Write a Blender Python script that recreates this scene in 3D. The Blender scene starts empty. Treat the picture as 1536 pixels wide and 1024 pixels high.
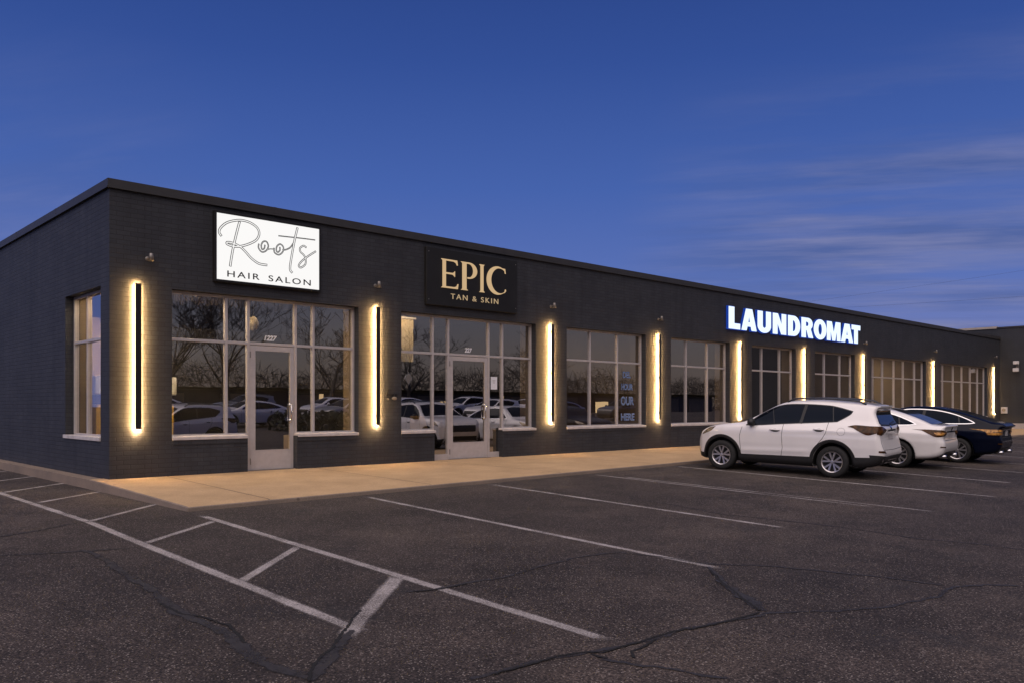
import bpy, bmesh, math, random
import numpy as np
from mathutils import Vector, Matrix, noise
from mathutils.bvhtree import BVHTree
R = math.radians
random.seed(7)
sc = bpy.context.scene
COL = sc.collection

# ------------------------------------------------------------------ camera
F_PX, YH, CX = 1246.0, 608.5, 768.0
ANG = math.atan2(2082 - 768, F_PX)
Xr, Xf, Yr, Yf = math.sin(ANG), math.cos(ANG), -math.cos(ANG), math.sin(ANG)
EYE = Vector((-4.762, -14.997, 1.25))

def ray(px, py):
    r, u = (px - CX) / F_PX, (YH - py) / F_PX
    return Vector((r * Xr + Xf, r * Yr + Yf, u))

def onY(px, py, Y=0.0):
    d = ray(px, py); t = (Y - EYE.y) / d.y
    return EYE + d * t

def onX(px, py, X=0.0):
    d = ray(px, py); t = (X - EYE.x) / d.x
    return EYE + d * t

def ground(X, Y):
    return -0.17 + 0.007 * min(max(X, 0), 14) + 0.029 * max(-10.1, min(0, Y + 4.1)) + 0.04 * min(22.0, max(0.0, -14.2 - Y))

def onG(px, py):
    d = ray(px, py); z = -0.2; p = None
    for _ in range(60):
        t = (z - EYE.z) / d.z; p = EYE + d * t
        z = 0.5 * z + 0.5 * ground(p.x, p.y)
    return p

cam = bpy.data.cameras.new('camera')
co = bpy.data.objects.new('camera', cam); COL.objects.link(co); sc.camera = co
cam.sensor_width = 36; cam.lens = 36 * F_PX / 1536
cam.shift_y = (YH - 512) / 1536
cam.clip_start = 0.05; cam.clip_end = 5000
co.location = EYE
co.rotation_euler = (R(90), 0, math.atan2(-Xf, Yf))

# ------------------------------------------------------------------ nodes
def newmat(name):
    m = bpy.data.materials.new(name); m.use_nodes = True
    nt = m.node_tree; nt.nodes.clear()
    out = nt.nodes.new('ShaderNodeOutputMaterial')
    return m, nt, out

def N(nt, typ, **kw):
    n = nt.nodes.new(typ)
    for k, v in kw.items():
        if k.startswith('i_'):
            key = k[2:]
            key = int(key) if key.isdigit() else key.replace('_', ' ')
            n.inputs[key].default_value = v
        else:
            setattr(n, k, v)
    return n

def math_n(nt, op, a, b=None, c=None, clamp=False):
    n = nt.nodes.new('ShaderNodeMath'); n.operation = op; n.use_clamp = clamp
    for i, v in enumerate((a, b, c)):
        if v is None: continue
        if isinstance(v, (int, float)): n.inputs[i].default_value = v
        else: nt.links.new(v, n.inputs[i])
    return n.outputs[0]

def mixc(nt, fac, a, b, blend='MIX'):
    n = nt.nodes.new('ShaderNodeMix'); n.data_type = 'RGBA'; n.blend_type = blend
    for key, v in ((0, fac), (6, a), (7, b)):
        if isinstance(v, (int, float)): n.inputs[key].default_value = v
        elif isinstance(v, tuple): n.inputs[key].default_value = v if len(v) == 4 else v + (1,)
        else: nt.links.new(v, n.inputs[key])
    return n.outputs[2]

def ramp(nt, fac, stops):
    n = nt.nodes.new('ShaderNodeValToRGB'); cr = n.color_ramp
    while len(cr.elements) < len(stops): cr.elements.new(0.5)
    for e, (p, c) in zip(cr.elements, stops):
        e.position = p; e.color = (c if len(c) == 4 else c + (1,)) if isinstance(c, tuple) else (c, c, c, 1)
    nt.links.new(fac, n.inputs[0]); return n.outputs[0]

def noise_n(nt, vec, scale, detail=3, rough=0.55):
    n = N(nt, 'ShaderNodeTexNoise'); n.inputs['Scale'].default_value = scale
    n.inputs['Detail'].default_value = detail; n.inputs['Roughness'].default_value = rough
    nt.links.new(vec, n.inputs['Vector']); return n.outputs[0]

def simple(name, col, rough=0.5, metal=0.0, var=0.12, scale=6.0, bump=0.0, bscale=60, coat=0.0, spec=0.5, stint=None):
    m, nt, out = newmat(name)
    b = N(nt, 'ShaderNodeBsdfPrincipled')
    tc = N(nt, 'ShaderNodeTexCoord')
    n = noise_n(nt, tc.outputs['Object'], scale, 4)
    k = ramp(nt, n, [(0.3, tuple(c * (1 - var) for c in col)), (0.7, tuple(min(1, c * (1 + var)) for c in col))])
    nt.links.new(k, b.inputs['Base Color'])
    b.inputs['Roughness'].default_value = rough; b.inputs['Metallic'].default_value = metal
    b.inputs['Coat Weight'].default_value = coat; b.inputs['Coat Roughness'].default_value = 0.04
    b.inputs['Specular IOR Level'].default_value = spec
    if stint: b.inputs['Specular Tint'].default_value = stint + (1,)
    if bump:
        bn = N(nt, 'ShaderNodeBump'); bn.inputs['Strength'].default_value = bump; bn.inputs['Distance'].default_value = 0.01
        nt.links.new(noise_n(nt, tc.outputs['Object'], bscale, 4), bn.inputs['Height'])
        nt.links.new(bn.outputs[0], b.inputs['Normal'])
    nt.links.new(b.outputs[0], out.inputs[0])
    return m

def emis(name, col, strength):
    m, nt, out = newmat(name)
    e = N(nt, 'ShaderNodeEmission'); e.inputs[0].default_value = col + (1,); e.inputs[1].default_value = strength
    nt.links.new(e.outputs[0], out.inputs[0]); return m

def brick_mat(name, c1, c2, mortar):
    m, nt, out = newmat(name)
    b = N(nt, 'ShaderNodeBsdfPrincipled'); b.inputs['Roughness'].default_value = 0.62
    b.inputs['Specular IOR Level'].default_value = 0.35
    g = N(nt, 'ShaderNodeNewGeometry')
    sp = N(nt, 'ShaderNodeSeparateXYZ'); nt.links.new(g.outputs['Position'], sp.inputs[0])
    sn = N(nt, 'ShaderNodeSeparateXYZ'); nt.links.new(g.outputs['True Normal'], sn.inputs[0])
    ax = math_n(nt, 'ABSOLUTE', sn.outputs[0]); ay = math_n(nt, 'ABSOLUTE', sn.outputs[1])
    u = math_n(nt, 'ADD', math_n(nt, 'MULTIPLY', sp.outputs[0], ay), math_n(nt, 'MULTIPLY', sp.outputs[1], ax))
    cv = N(nt, 'ShaderNodeCombineXYZ'); nt.links.new(u, cv.inputs[0]); nt.links.new(sp.outputs[2], cv.inputs[1])
    # slight wobble of the courses
    wob = N(nt, 'ShaderNodeTexNoise'); wob.inputs['Scale'].default_value = 2.5; nt.links.new(g.outputs['Position'], wob.inputs['Vector'])
    ad = N(nt, 'ShaderNodeVectorMath'); ad.operation = 'MULTIPLY_ADD'; ad.inputs[1].default_value = (0.012, 0.012, 0)
    nt.links.new(wob.outputs['Color'], ad.inputs[0]); nt.links.new(cv.outputs[0], ad.inputs[2])
    br = N(nt, 'ShaderNodeTexBrick'); nt.links.new(ad.outputs[0], br.inputs['Vector'])
    br.inputs['Scale'].default_value = 1; br.inputs['Brick Width'].default_value = 0.235; br.inputs['Row Height'].default_value = 0.0805
    br.inputs['Mortar Size'].default_value = 0.009; br.inputs['Mortar Smooth'].default_value = 0.6
    br.inputs['Color1'].default_value = c1 + (1,); br.inputs['Color2'].default_value = c2 + (1,); br.inputs['Mortar'].default_value = mortar + (1,)
    n1 = noise_n(nt, g.outputs['Position'], 1.1, 5); n2 = noise_n(nt, g.outputs['Position'], 45, 4)
    c = mixc(nt, 0.55, br.outputs[0], ramp(nt, n1, [(0.3, 0.55), (0.7, 1.0)]), 'MULTIPLY')
    c = mixc(nt, 0.35, c, ramp(nt, n2, [(0.35, 0.6), (0.75, 1.25)]), 'MULTIPLY')
    ms = N(nt, 'ShaderNodeMapping'); ms.inputs['Scale'].default_value = (4.5, 4.5, 0.22); nt.links.new(g.outputs['Position'], ms.inputs[0])
    c = mixc(nt, 0.5, c, ramp(nt, noise_n(nt, ms.outputs[0], 1.0, 4, 0.6), [(0.36, 0.72), (0.5, 1.0), (0.70, 1.22)]), 'MULTIPLY')
    nt.links.new(c, b.inputs['Base Color'])
    h = math_n(nt, 'ADD', math_n(nt, 'MULTIPLY', br.outputs['Fac'], -1.0), math_n(nt, 'MULTIPLY', n2, 0.55))
    bn = N(nt, 'ShaderNodeBump'); bn.inputs['Strength'].default_value = 0.42; bn.inputs['Distance'].default_value = 0.006
    nt.links.new(h, bn.inputs['Height']); nt.links.new(bn.outputs[0], b.inputs['Normal'])
    nt.links.new(b.outputs[0], out.inputs[0]); return m

def glass_mat(name, tint, fac0, fac1):
    m, nt, out = newmat(name)
    tr = N(nt, 'ShaderNodeBsdfTransparent'); tr.inputs[0].default_value = tint + (1,)
    gl = N(nt, 'ShaderNodeBsdfGlossy'); gl.inputs['Roughness'].default_value = 0.0; gl.inputs[0].default_value = (0.93, 0.92, 0.95, 1)
    tc = N(nt, 'ShaderNodeTexCoord')
    bn = N(nt, 'ShaderNodeBump'); bn.inputs['Strength'].default_value = 0.05; bn.inputs['Distance'].default_value = 0.02
    nt.links.new(noise_n(nt, tc.outputs['Object'], 0.9, 1), bn.inputs['Height']); nt.links.new(bn.outputs[0], gl.inputs['Normal'])
    lw = N(nt, 'ShaderNodeLayerWeight'); lw.inputs[0].default_value = 0.4
    f = math_n(nt, 'MULTIPLY_ADD', math_n(nt, 'POWER', lw.outputs['Facing'], 2.0), fac1, fac0, clamp=True)
    mx = N(nt, 'ShaderNodeMixShader'); nt.links.new(f, mx.inputs[0]); nt.links.new(tr.outputs[0], mx.inputs[1]); nt.links.new(gl.outputs[0], mx.inputs[2])
    nt.links.new(mx.outputs[0], out.inputs[0]); return m

def asphalt_mat():
    m, nt, out = newmat('asphalt')
    b = N(nt, 'ShaderNodeBsdfPrincipled'); b.inputs['Roughness'].default_value = 0.8
    b.inputs['Specular IOR Level'].default_value = 0.35
    g = N(nt, 'ShaderNodeNewGeometry'); P = g.outputs['Position']
    big = noise_n(nt, P, 0.28, 5, 0.6); mid = noise_n(nt, P, 1.7, 5, 0.62); fine = noise_n(nt, P, 55, 3, 0.7)
    c = ramp(nt, big, [(0.34, (0.032, 0.0255, 0.0235)), (0.52, (0.054, 0.0425, 0.037)), (0.68, (0.080, 0.062, 0.051))])
    c = mixc(nt, 0.8, c, ramp(nt, mid, [(0.3, 0.50), (0.5, 0.92), (0.72, 1.35)]), 'MULTIPLY')
    c = mixc(nt, 1.0, c, ramp(nt, fine, [(0.34, 0.18), (0.5, 0.8), (0.64, 2.0)]), 'MULTIPLY')
    v = N(nt, 'ShaderNodeTexVoronoi'); v.inputs['Scale'].default_value = 70; nt.links.new(P, v.inputs['Vector'])
    sep = N(nt, 'ShaderNodeSeparateXYZ'); nt.links.new(v.outputs['Color'], sep.inputs[0])
    chips = math_n(nt, 'MULTIPLY', math_n(nt, 'GREATER_THAN', sep.outputs[0], 0.86), math_n(nt, 'LESS_THAN', v.outputs['Distance'], 0.42))
    chipc = mixc(nt, sep.outputs[1], (0.16, 0.14, 0.13), (0.33, 0.29, 0.26))
    c = mixc(nt, math_n(nt, 'MULTIPLY', chips, 0.85), c, chipc)
    # oil drips and old stains
    st = noise_n(nt, P, 0.9, 6, 0.7)
    c = mixc(nt, math_n(nt, 'MULTIPLY', ramp(nt, st, [(0.58, 0.0), (0.72, 1.0)]), 0.7), c, (0.022, 0.021, 0.022))
    nt.links.new(c, b.inputs['Base Color'])
    h = math_n(nt, 'ADD', fine, math_n(nt, 'MULTIPLY', v.outputs['Distance'], -0.6))
    bn = N(nt, 'ShaderNodeBump'); bn.inputs['Strength'].default_value = 1.0; bn.inputs['Distance'].default_value = 0.008
    nt.links.new(h, bn.inputs['Height']); nt.links.new(bn.outputs[0], b.inputs['Normal'])
    nt.links.new(b.outputs[0], out.inputs[0]); return m

def worn_mat(name, col, dark, lo, hi, nscale, edge_gain, rough=0.75):
    """paint or tar that breaks up: attribute 'edge' runs 0 at the rim to 1 in the middle"""
    m, nt, out = newmat(name)
    b = N(nt, 'ShaderNodeBsdfPrincipled'); b.inputs['Roughness'].default_value = rough
    g = N(nt, 'ShaderNodeNewGeometry'); P = g.outputs['Position']
    at = N(nt, 'ShaderNodeAttribute'); at.attribute_name = 'edge'
    n = noise_n(nt, P, nscale, 5, 0.75); n2 = noise_n(nt, P, 2.2, 3); n3 = noise_n(nt, P, 60, 3, 0.7)
    a = math_n(nt, 'ADD', math_n(nt, 'MULTIPLY', n, 0.55), math_n(nt, 'MULTIPLY', n2, 0.3))
    a = math_n(nt, 'ADD', a, math_n(nt, 'MULTIPLY', math_n(nt, 'SUBTRACT', at.outputs['Fac'], 0.5), edge_gain))
    fac = ramp(nt, a, [(lo, 0.0), (hi, 1.0)])
    c = ramp(nt, n3, [(0.3, dark), (0.62, col)])
    nt.links.new(c, b.inputs['Base Color'])
    tr = N(nt, 'ShaderNodeBsdfTransparent')
    mx = N(nt, 'ShaderNodeMixShader'); nt.links.new(fac, mx.inputs[0]); nt.links.new(tr.outputs[0], mx.inputs[1]); nt.links.new(b.outputs[0], mx.inputs[2])
    nt.links.new(mx.outputs[0], out.inputs[0]); return m

def concrete_mat(name, c0, c1, joints=False):
    m, nt, out = newmat(name)
    b = N(nt, 'ShaderNodeBsdfPrincipled'); b.inputs['Roughness'].default_value = 0.8
    b.inputs['Specular IOR Level'].default_value = 0.3
    g = N(nt, 'ShaderNodeNewGeometry'); P = g.outputs['Position']
    c = mixc(nt, ramp(nt, noise_n(nt, P, 1.3, 6, 0.65), [(0.3, 0.0), (0.7, 1.0)]), c0, c1)
    c = mixc(nt, 0.5, c, ramp(nt, noise_n(nt, P, 38, 4, 0.7), [(0.3, 0.6), (0.7, 1.2)]), 'MULTIPLY')
    c = mixc(nt, math_n(nt, 'MULTIPLY', ramp(nt, noise_n(nt, P, 0.75, 6, 0.7), [(0.56, 0.0), (0.75, 1.0)]), 0.4), c, tuple(k * 0.5 for k in c0))
    v = N(nt, 'ShaderNodeTexVoronoi'); v.inputs['Scale'].default_value = 2.6; nt.links.new(P, v.inputs['Vector'])
    sv = N(nt, 'ShaderNodeSeparateXYZ'); nt.links.new(v.outputs['Color'], sv.inputs[0])
    sp_ = math_n(nt, 'MULTIPLY', math_n(nt, 'LESS_THAN', v.outputs['Distance'], math_n(nt, 'MULTIPLY', sv.outputs[1], 0.075)), math_n(nt, 'GREATER_THAN', sv.outputs[0], 0.55))
    c = mixc(nt, math_n(nt, 'MULTIPLY', sp_, 0.6), c, (0.09, 0.07, 0.055))
    nt.links.new(c, b.inputs['Base Color'])
    bn = N(nt, 'ShaderNodeBump'); bn.inputs['Strength'].default_value = 0.3; bn.inputs['Distance'].default_value = 0.005
    nt.links.new(noise_n(nt, P, 90, 4), bn.inputs['Height']); nt.links.new(bn.outputs[0], b.inputs['Normal'])
    nt.links.new(b.outputs[0], out.inputs[0]); return m

def paint_mat(name, col, rough=0.32, metal=0.0, coat=1.0, spec=0.5):
    m, nt, out = newmat(name)
    b = N(nt, 'ShaderNodeBsdfPrincipled')
    tc = N(nt, 'ShaderNodeTexCoord')
    n = noise_n(nt, tc.outputs['Object'], 1.6, 4)
    nt.links.new(ramp(nt, n, [(0.3, tuple(c * 0.93 for c in col)), (0.7, col)]), b.inputs['Base Color'])
    b.inputs['Specular IOR Level'].default_value = spec
    b.inputs['Roughness'].default_value = rough; b.inputs['Metallic'].default_value = metal
    b.inputs['Coat Weight'].default_value = coat; b.inputs['Coat Roughness'].default_value = 0.05
    nt.links.new(b.outputs[0], out.inputs[0]); return m

M = dict(
    brick=brick_mat('painted_brick', (0.035, 0.038, 0.048), (0.045, 0.048, 0.058), (0.026, 0.028, 0.034)),
    brick2=brick_mat('painted_block', (0.037, 0.04, 0.048), (0.04, 0.043, 0.05), (0.031, 0.033, 0.04)),
    coping=simple('coping_metal', (0.034, 0.033, 0.035), 0.5, 0.0, 0.15, 2),
    coping2=simple('pale_coping', (0.42, 0.36, 0.30), 0.5, 0.0, 0.1, 3),
    roof=simple('roof_membrane', (0.07, 0.07, 0.075), 0.9, 0, 0.2, 1),
    alu=simple('aluminium_frame', (0.50, 0.47, 0.475), 0.42, 0.25, 0.07, 9, 0.05, 30),
    sill=simple('painted_sill', (0.50, 0.47, 0.475), 0.65, 0, 0.18, 5, 0.25, 25),
    glass=glass_mat('window_glass', (0.64, 0.625, 0.61), 0.37, 0.35),
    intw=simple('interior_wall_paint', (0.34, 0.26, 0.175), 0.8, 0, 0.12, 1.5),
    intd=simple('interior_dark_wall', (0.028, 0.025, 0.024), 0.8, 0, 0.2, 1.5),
    tanw=simple('light_tan_wall', (0.62, 0.47, 0.30), 0.8, 0, 0.08, 1.5),
    intf=simple('interior_floor', (0.16, 0.13, 0.10), 0.5, 0, 0.2, 2),
    ceil=simple('ceiling_tiles', (0.38, 0.34, 0.30), 0.9, 0, 0.06, 2),
    black=simple('black_metal', (0.012, 0.012, 0.013), 0.45, 0.2, 0.2, 12),
    blackp=simple('black_panel', (0.0075, 0.0075, 0.008), 0.55, 0, 0.3, 3, 0.0),
    steel=simple('grey_steel', (0.25, 0.235, 0.22), 0.4, 0.6, 0.15, 12),
    led=emis('warm_led', (1.0, 0.57, 0.20), 430),
    ledend=emis('warm_end_led', (1.0, 0.60, 0.25), 4200),
    signw=emis('white_sign_face', (1.0, 0.985, 0.97), 0.97),
    ink=simple('sign_ink', (0.012, 0.012, 0.013), 0.6, 0, 0.1, 5),
    gold=emis('gold_glow_letter', (1.0, 0.69, 0.38), 0.60),  # glow added to keep the gold lettering bright, no lamp behind it
    goldp=emis('pale_gold_glow_letter', (1.0, 0.72, 0.42), 0.45),  # same added glow for the small words
    ldface=emis('letter_face_light', (0.74, 0.86, 1.0), 1.25),
    ldside=emis('letter_return_blue', (0.018, 0.075, 0.52), 0.6),
    asphalt=asphalt_mat(),
    line=worn_mat('worn_white_paint', (0.54, 0.50, 0.49), (0.17, 0.15, 0.145), 0.41, 0.65, 85, 0.28),
    tar=worn_mat('crack_sealant', (0.034, 0.031, 0.032), (0.016, 0.015, 0.016), 0.40, 0.74, 11, 0.55, 0.7),
    crack=worn_mat('open_crack', (0.008, 0.008, 0.009), (0.004, 0.004, 0.004), 0.2, 0.42, 20, 0.3, 0.95),
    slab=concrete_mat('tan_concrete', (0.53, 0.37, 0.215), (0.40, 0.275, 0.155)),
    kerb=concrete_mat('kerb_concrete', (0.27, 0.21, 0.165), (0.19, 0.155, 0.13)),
    basew=simple('pale_base_paint', (0.36, 0.34, 0.35), 0.8, 0, 0.12, 2),
    lampw=simple('white_lamp_housing', (0.62, 0.6, 0.6), 0.5, 0, 0.05, 8),
    white_paint=paint_mat('white_car_paint', (0.80, 0.775, 0.77)),
    blue_paint=paint_mat('dark_blue_car_paint', (0.002, 0.0035, 0.012), 0.22, 0.0, 0.10, 0.12),
    grey_paint=paint_mat('silver_car_paint', (0.30, 0.30, 0.31), 0.3, 0.5),
    red_paint=paint_mat('dark_grey_car_paint', (0.06, 0.06, 0.065), 0.3, 0.3),
    cglass=simple('tinted_car_glass', (0.004, 0.005, 0.007), 0.05, 0, 0.1, 3, spec=0.2, stint=(0.22, 0.3, 0.5)),
    plastic=simple('black_plastic', (0.014, 0.014, 0.015), 0.55, 0, 0.2, 20),
    rubber=simple('tyre_rubber', (0.010, 0.010, 0.0105), 0.8, 0, 0.2, 20),
    rim=simple('alloy_rim', (0.52, 0.50, 0.51), 0.3, 0.85, 0.08, 10),
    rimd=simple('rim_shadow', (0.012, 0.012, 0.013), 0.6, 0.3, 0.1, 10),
    chrome=simple('chrome', (0.62, 0.62, 0.64), 0.12, 1.0, 0.05, 10),
    railm=simple('dark_rail', (0.05, 0.055, 0.07), 0.3, 0.6, 0.1, 8),
    seam=simple('panel_gap', (0.03, 0.03, 0.03), 0.8, 0, 0.05, 10),
    tail=simple('tail_lamp_lens', (0.050, 0.020, 0.005), 0.2, 0, 0.85, 14, coat=0.05, spec=0.2),
    amber=simple('amber_lamp_lens', (0.42, 0.20, 0.045), 0.2, 0.0, 0.6, 16, coat=0.2, spec=0.3),
    headl=simple('headlamp_lens', (0.24, 0.19, 0.12), 0.08, 0.2, 0.6, 14, coat=1.0),
    plate=simple('number_plate', (0.36, 0.34, 0.34), 0.5, 0, 0.15, 30),
    paper=simple('white_paper', (0.72, 0.74, 0.80), 0.8, 0, 0.05, 10),
    winpaint=simple('blue_window_paint', (0.10, 0.17, 0.34), 0.8, 0, 0.3, 30),
    winpaint2=simple('white_window_paint', (0.22, 0.29, 0.46), 0.8, 0, 0.3, 30),
    yellow=simple('yellow_laminate', (0.62, 0.40, 0.045), 0.5, 0, 0.1, 5),
    wood=simple('light_wood', (0.50, 0.30, 0.10), 0.55, 0, 0.2, 6),
    fabric=simple('blind_fabric', (0.62, 0.52, 0.36), 0.9, 0, 0.12, 5),
    cream=simple('cream_ceramic', (0.30, 0.25, 0.18), 0.4, 0, 0.1, 20),
    panel=emis('jamb_fill_light', (1.0, 0.74, 0.42), 8),
    panel2=emis('laundry_panel_light', (1.0, 0.78, 0.48), 26),
    panel3=emis('unseen_fill_light', (1.0, 0.76, 0.45), 75),
    litwin=emis('lit_shop_window', (1.0, 0.68, 0.34), 1.3),
    bark=simple('dark_bark', (0.05, 0.042, 0.036), 0.9, 0, 0.3, 8),
    hedge=simple('hedge_leaf', (0.028, 0.034, 0.022), 0.8, 0, 0.4, 8),
    farwall=simple('tan_stucco', (0.19, 0.145, 0.10), 0.85, 0, 0.15, 2),
    cable=simple('cable_sheath', (0.03, 0.03, 0.033), 0.7, 0, 0.1, 3),
    machine=simple('white_enamel', (0.6, 0.6, 0.6), 0.35, 0, 0.05, 6),
)

# ------------------------------------------------------------------ mesh helpers
class MB:
    def __init__(s): s.v = []; s.f = []
    def quad(s, a, b, c, d):
        i = len(s.v); s.v += [tuple(a), tuple(b), tuple(c), tuple(d)]; s.f.append((i, i + 1, i + 2, i + 3))
    def box(s, x0, x1, y0, y1, z0, z1):
        if x0 > x1: x0, x1 = x1, x0
        if y0 > y1: y0, y1 = y1, y0
        if z0 > z1: z0, z1 = z1, z0
        i = len(s.v)
        s.v += [(x0, y0, z0), (x1, y0, z0), (x1, y1, z0), (x0, y1, z0), (x0, y0, z1), (x1, y0, z1), (x1, y1, z1), (x0, y1, z1)]
        s.f += [tuple(i + k for k in q) for q in ((0, 3, 2, 1), (4, 5, 6, 7), (0, 1, 5, 4), (1, 2, 6, 5), (2, 3, 7, 6), (3, 0, 4, 7))]
        return s
    def tube(s, pts, rad, n=8, closed=False):
        pts = [Vector(p) for p in pts]; m = len(pts)
        rad = rad if isinstance(rad, (list, tuple)) else [rad] * m
        base = len(s.v); up = None
        for k, p in enumerate(pts):
            t = (pts[(k + 1) % m if closed else min(k + 1, m - 1)] - pts[(k - 1) % m if closed else max(k - 1, 0)])
            t = t.normalized() if t.length else Vector((0, 0, 1))
            if up is None: up = Vector((0, 0, 1)) if abs(t.z) < 0.9 else Vector((1, 0, 0))
            a = t.cross(up); a = a.normalized() if a.length > 1e-6 else Vector((1, 0, 0))
            up = a.cross(t).normalized()
            for j in range(n):
                an = 2 * math.pi * j / n
                s.v.append(tuple(p + a * (rad[k] * math.cos(an)) + up * (rad[k] * math.sin(an))))
        for k in range(m if closed else m - 1):
            for j in range(n):
                a0 = base + k * n; b0 = base + ((k + 1) % m) * n
                s.f.append((a0 + j, a0 + (j + 1) % n, b0 + (j + 1) % n, b0 + j))
        if not closed:
            s.f.append(tuple(base + j for j in range(n))[::-1]); s.f.append(tuple(base + (m - 1) * n + j for j in range(n)))
        return s
    def lathe(s, prof, axis='z', n=32, org=(0, 0, 0), cap=True):
        base = len(s.v); m = len(prof)
        for r, h in prof:
            for j in range(n):
                a = 2 * math.pi * j / n; c, d = r * math.cos(a), r * math.sin(a)
                p = {'z': (c, d, h), 'y': (c, h, d), 'x': (h, c, d)}[axis]
                s.v.append(tuple(p[i] + org[i] for i in range(3)))
        for k in range(m - 1):
            for j in range(n):
                s.f.append((base + k * n + j, base + k * n + (j + 1) % n, base + (k + 1) * n + (j + 1) % n, base + (k + 1) * n + j))
        if cap:
            if prof[0][0] > 1e-5: s.f.append(tuple(base + j for j in range(n))[::-1])
            if prof[-1][0] > 1e-5: s.f.append(tuple(base + (m - 1) * n + j for j in range(n)))
        return s
    def mesh(s, name, fix=True):
        me = bpy.data.meshes.new(name); me.from_pydata(s.v, [], s.f)
        if fix:
            bm = bmesh.new(); bm.from_mesh(me); bmesh.ops.recalc_face_normals(bm, faces=bm.faces); bm.to_mesh(me); bm.free()
        me.update(); return me

def put(name, me, mat, parent=None, smooth=False, bevel=0.0, seg=2):
    if isinstance(me, MB): me = me.mesh(name)
    o = bpy.data.objects.new(name, me); COL.objects.link(o)
    if mat is not None:
        me.materials.clear(); me.materials.append(M[mat] if isinstance(mat, str) else mat)
    if parent is not None: o.parent = parent
    if smooth:
        for p in me.polygons: p.use_smooth = True
    if bevel:
        b = o.modifiers.new('bevel', 'BEVEL'); b.width = bevel; b.segments = seg; b.limit_method = 'ANGLE'
    return o

def empty(name, loc=(0, 0, 0), parent=None):
    o = bpy.data.objects.new(name, None); COL.objects.link(o); o.location = loc; o.empty_display_size = 0.2
    if parent is not None: o.parent = parent
    return o

def tag(o, label=None, cat=None, group=None, kind=None):
    if label: o['label'] = label
    if cat: o['category'] = cat
    if group: o['group'] = group
    if kind: o['kind'] = kind
    return o

def kids(o):
    return [c for c in bpy.data.objects if c.parent is o]

def copy_tree(o, parent=None):
    c = o.copy(); COL.objects.link(c)
    if parent is not None: c.parent = parent
    for ch in kids(o): copy_tree(ch, c)
    return c

def curve_mesh(name, polys, extrude, plane='xz', offset=0.0, y=0.0):
    """filled 2-D outlines (holes by nesting) given as (x, z) lists, extruded along y"""
    cu = bpy.data.curves.new(name, 'CURVE'); cu.dimensions = '2D'; cu.fill_mode = 'BOTH'
    cu.extrude = extrude / 2; cu.offset = offset
    for pl in polys:
        sp = cu.splines.new('POLY'); sp.points.add(len(pl) - 1); sp.use_cyclic_u = True
        for p, q in zip(sp.points, pl): p.co = (q[0], q[1], 0, 1)
    return _to_mesh(cu, name, y)

def _to_mesh(cu, name, y=0.0):
    ob = bpy.data.objects.new(name, cu); COL.objects.link(ob)
    dg = bpy.context.evaluated_depsgraph_get(); dg.update()
    me = bpy.data.meshes.new_from_object(ob.evaluated_get(dg)); me.name = name
    bpy.data.objects.remove(ob); bpy.data.curves.remove(cu)
    me.transform(Matrix(((1, 0, 0, 0), (0, 0, -1, y), (0, 1, 0, 0), (0, 0, 0, 1))))
    return me

def text_mesh(name, body, size, extrude=0.004, offset=0.0, spacing=1.0, shear=0.0, y=0.0, align='CENTER', width=None):
    cu = bpy.data.curves.new(name, 'FONT'); cu.body = body; cu.size = size; cu.extrude = extrude / 2
    cu.offset = offset; cu.space_character = spacing; cu.shear = shear; cu.align_x = align
    me = _to_mesh(cu, name, y)
    if width:
        xs = [v.co.x for v in me.vertices]; w = max(xs) - min(xs); mid = (max(xs) + min(xs)) / 2
        for v in me.vertices: v.co.x = (v.co.x - mid) * width / w
    return me

def ribbon(name, pts, widths, z, mat, parent, jitter=0.0, step=0.12, seed=0, close_ends=True):
    """strip lying on the ground through (x, y) points, following the fall of the lot"""
    rnd = random.Random(seed); P = [Vector((p[0], p[1], 0)) for p in pts]
    W = widths if isinstance(widths, (list, tuple)) else [widths] * len(P)
    path = []
    for i in range(len(P) - 1):
        n = max(1, int((P[i + 1] - P[i]).length / step))
        for k in range(n): path.append((P[i].lerp(P[i + 1], k / n), W[i] + (W[i + 1] - W[i]) * k / n))
    path.append((P[-1], W[-1]))
    v, f, e = [], [], []
    L = len(path)
    for i, (p, w) in enumerate(path):
        t = (path[min(i + 1, L - 1)][0] - path[max(i - 1, 0)][0]).normalized(); nrm = Vector((-t.y, t.x, 0))
        off = 0
        if jitter and 0 < i < L - 1:
            off = jitter * (noise.noise(Vector((p.x * 2.3, p.y * 2.3, seed))) * 1.4 + rnd.uniform(-.45, .45))
        wl = w * (1 + (rnd.uniform(-.35, .35) if jitter else 0)) / 2
        endf = 0.0 if (close_ends and i in (0, L - 1)) else 1.0
        for s_, ed in ((-1, 0), (-.45, 1), (.45, 1), (1, 0)):
            q = p + nrm * (off + s_ * wl); v.append((q.x, q.y, ground(q.x, q.y) + z)); e.append(ed * endf)
        if i:
            b = (i - 1) * 4
            for k in range(3): f.append((b + k, b + k + 1, b + k + 5, b + k + 4))
    me = bpy.data.meshes.new(name); me.from_pydata(v, [], f)
    at = me.attributes.new('edge', 'FLOAT', 'POINT'); at.data.foreach_set('value', e)
    for p in me.polygons:
        if p.normal.z < 0: p.flip()
    return put(name, me, mat, parent)

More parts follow.
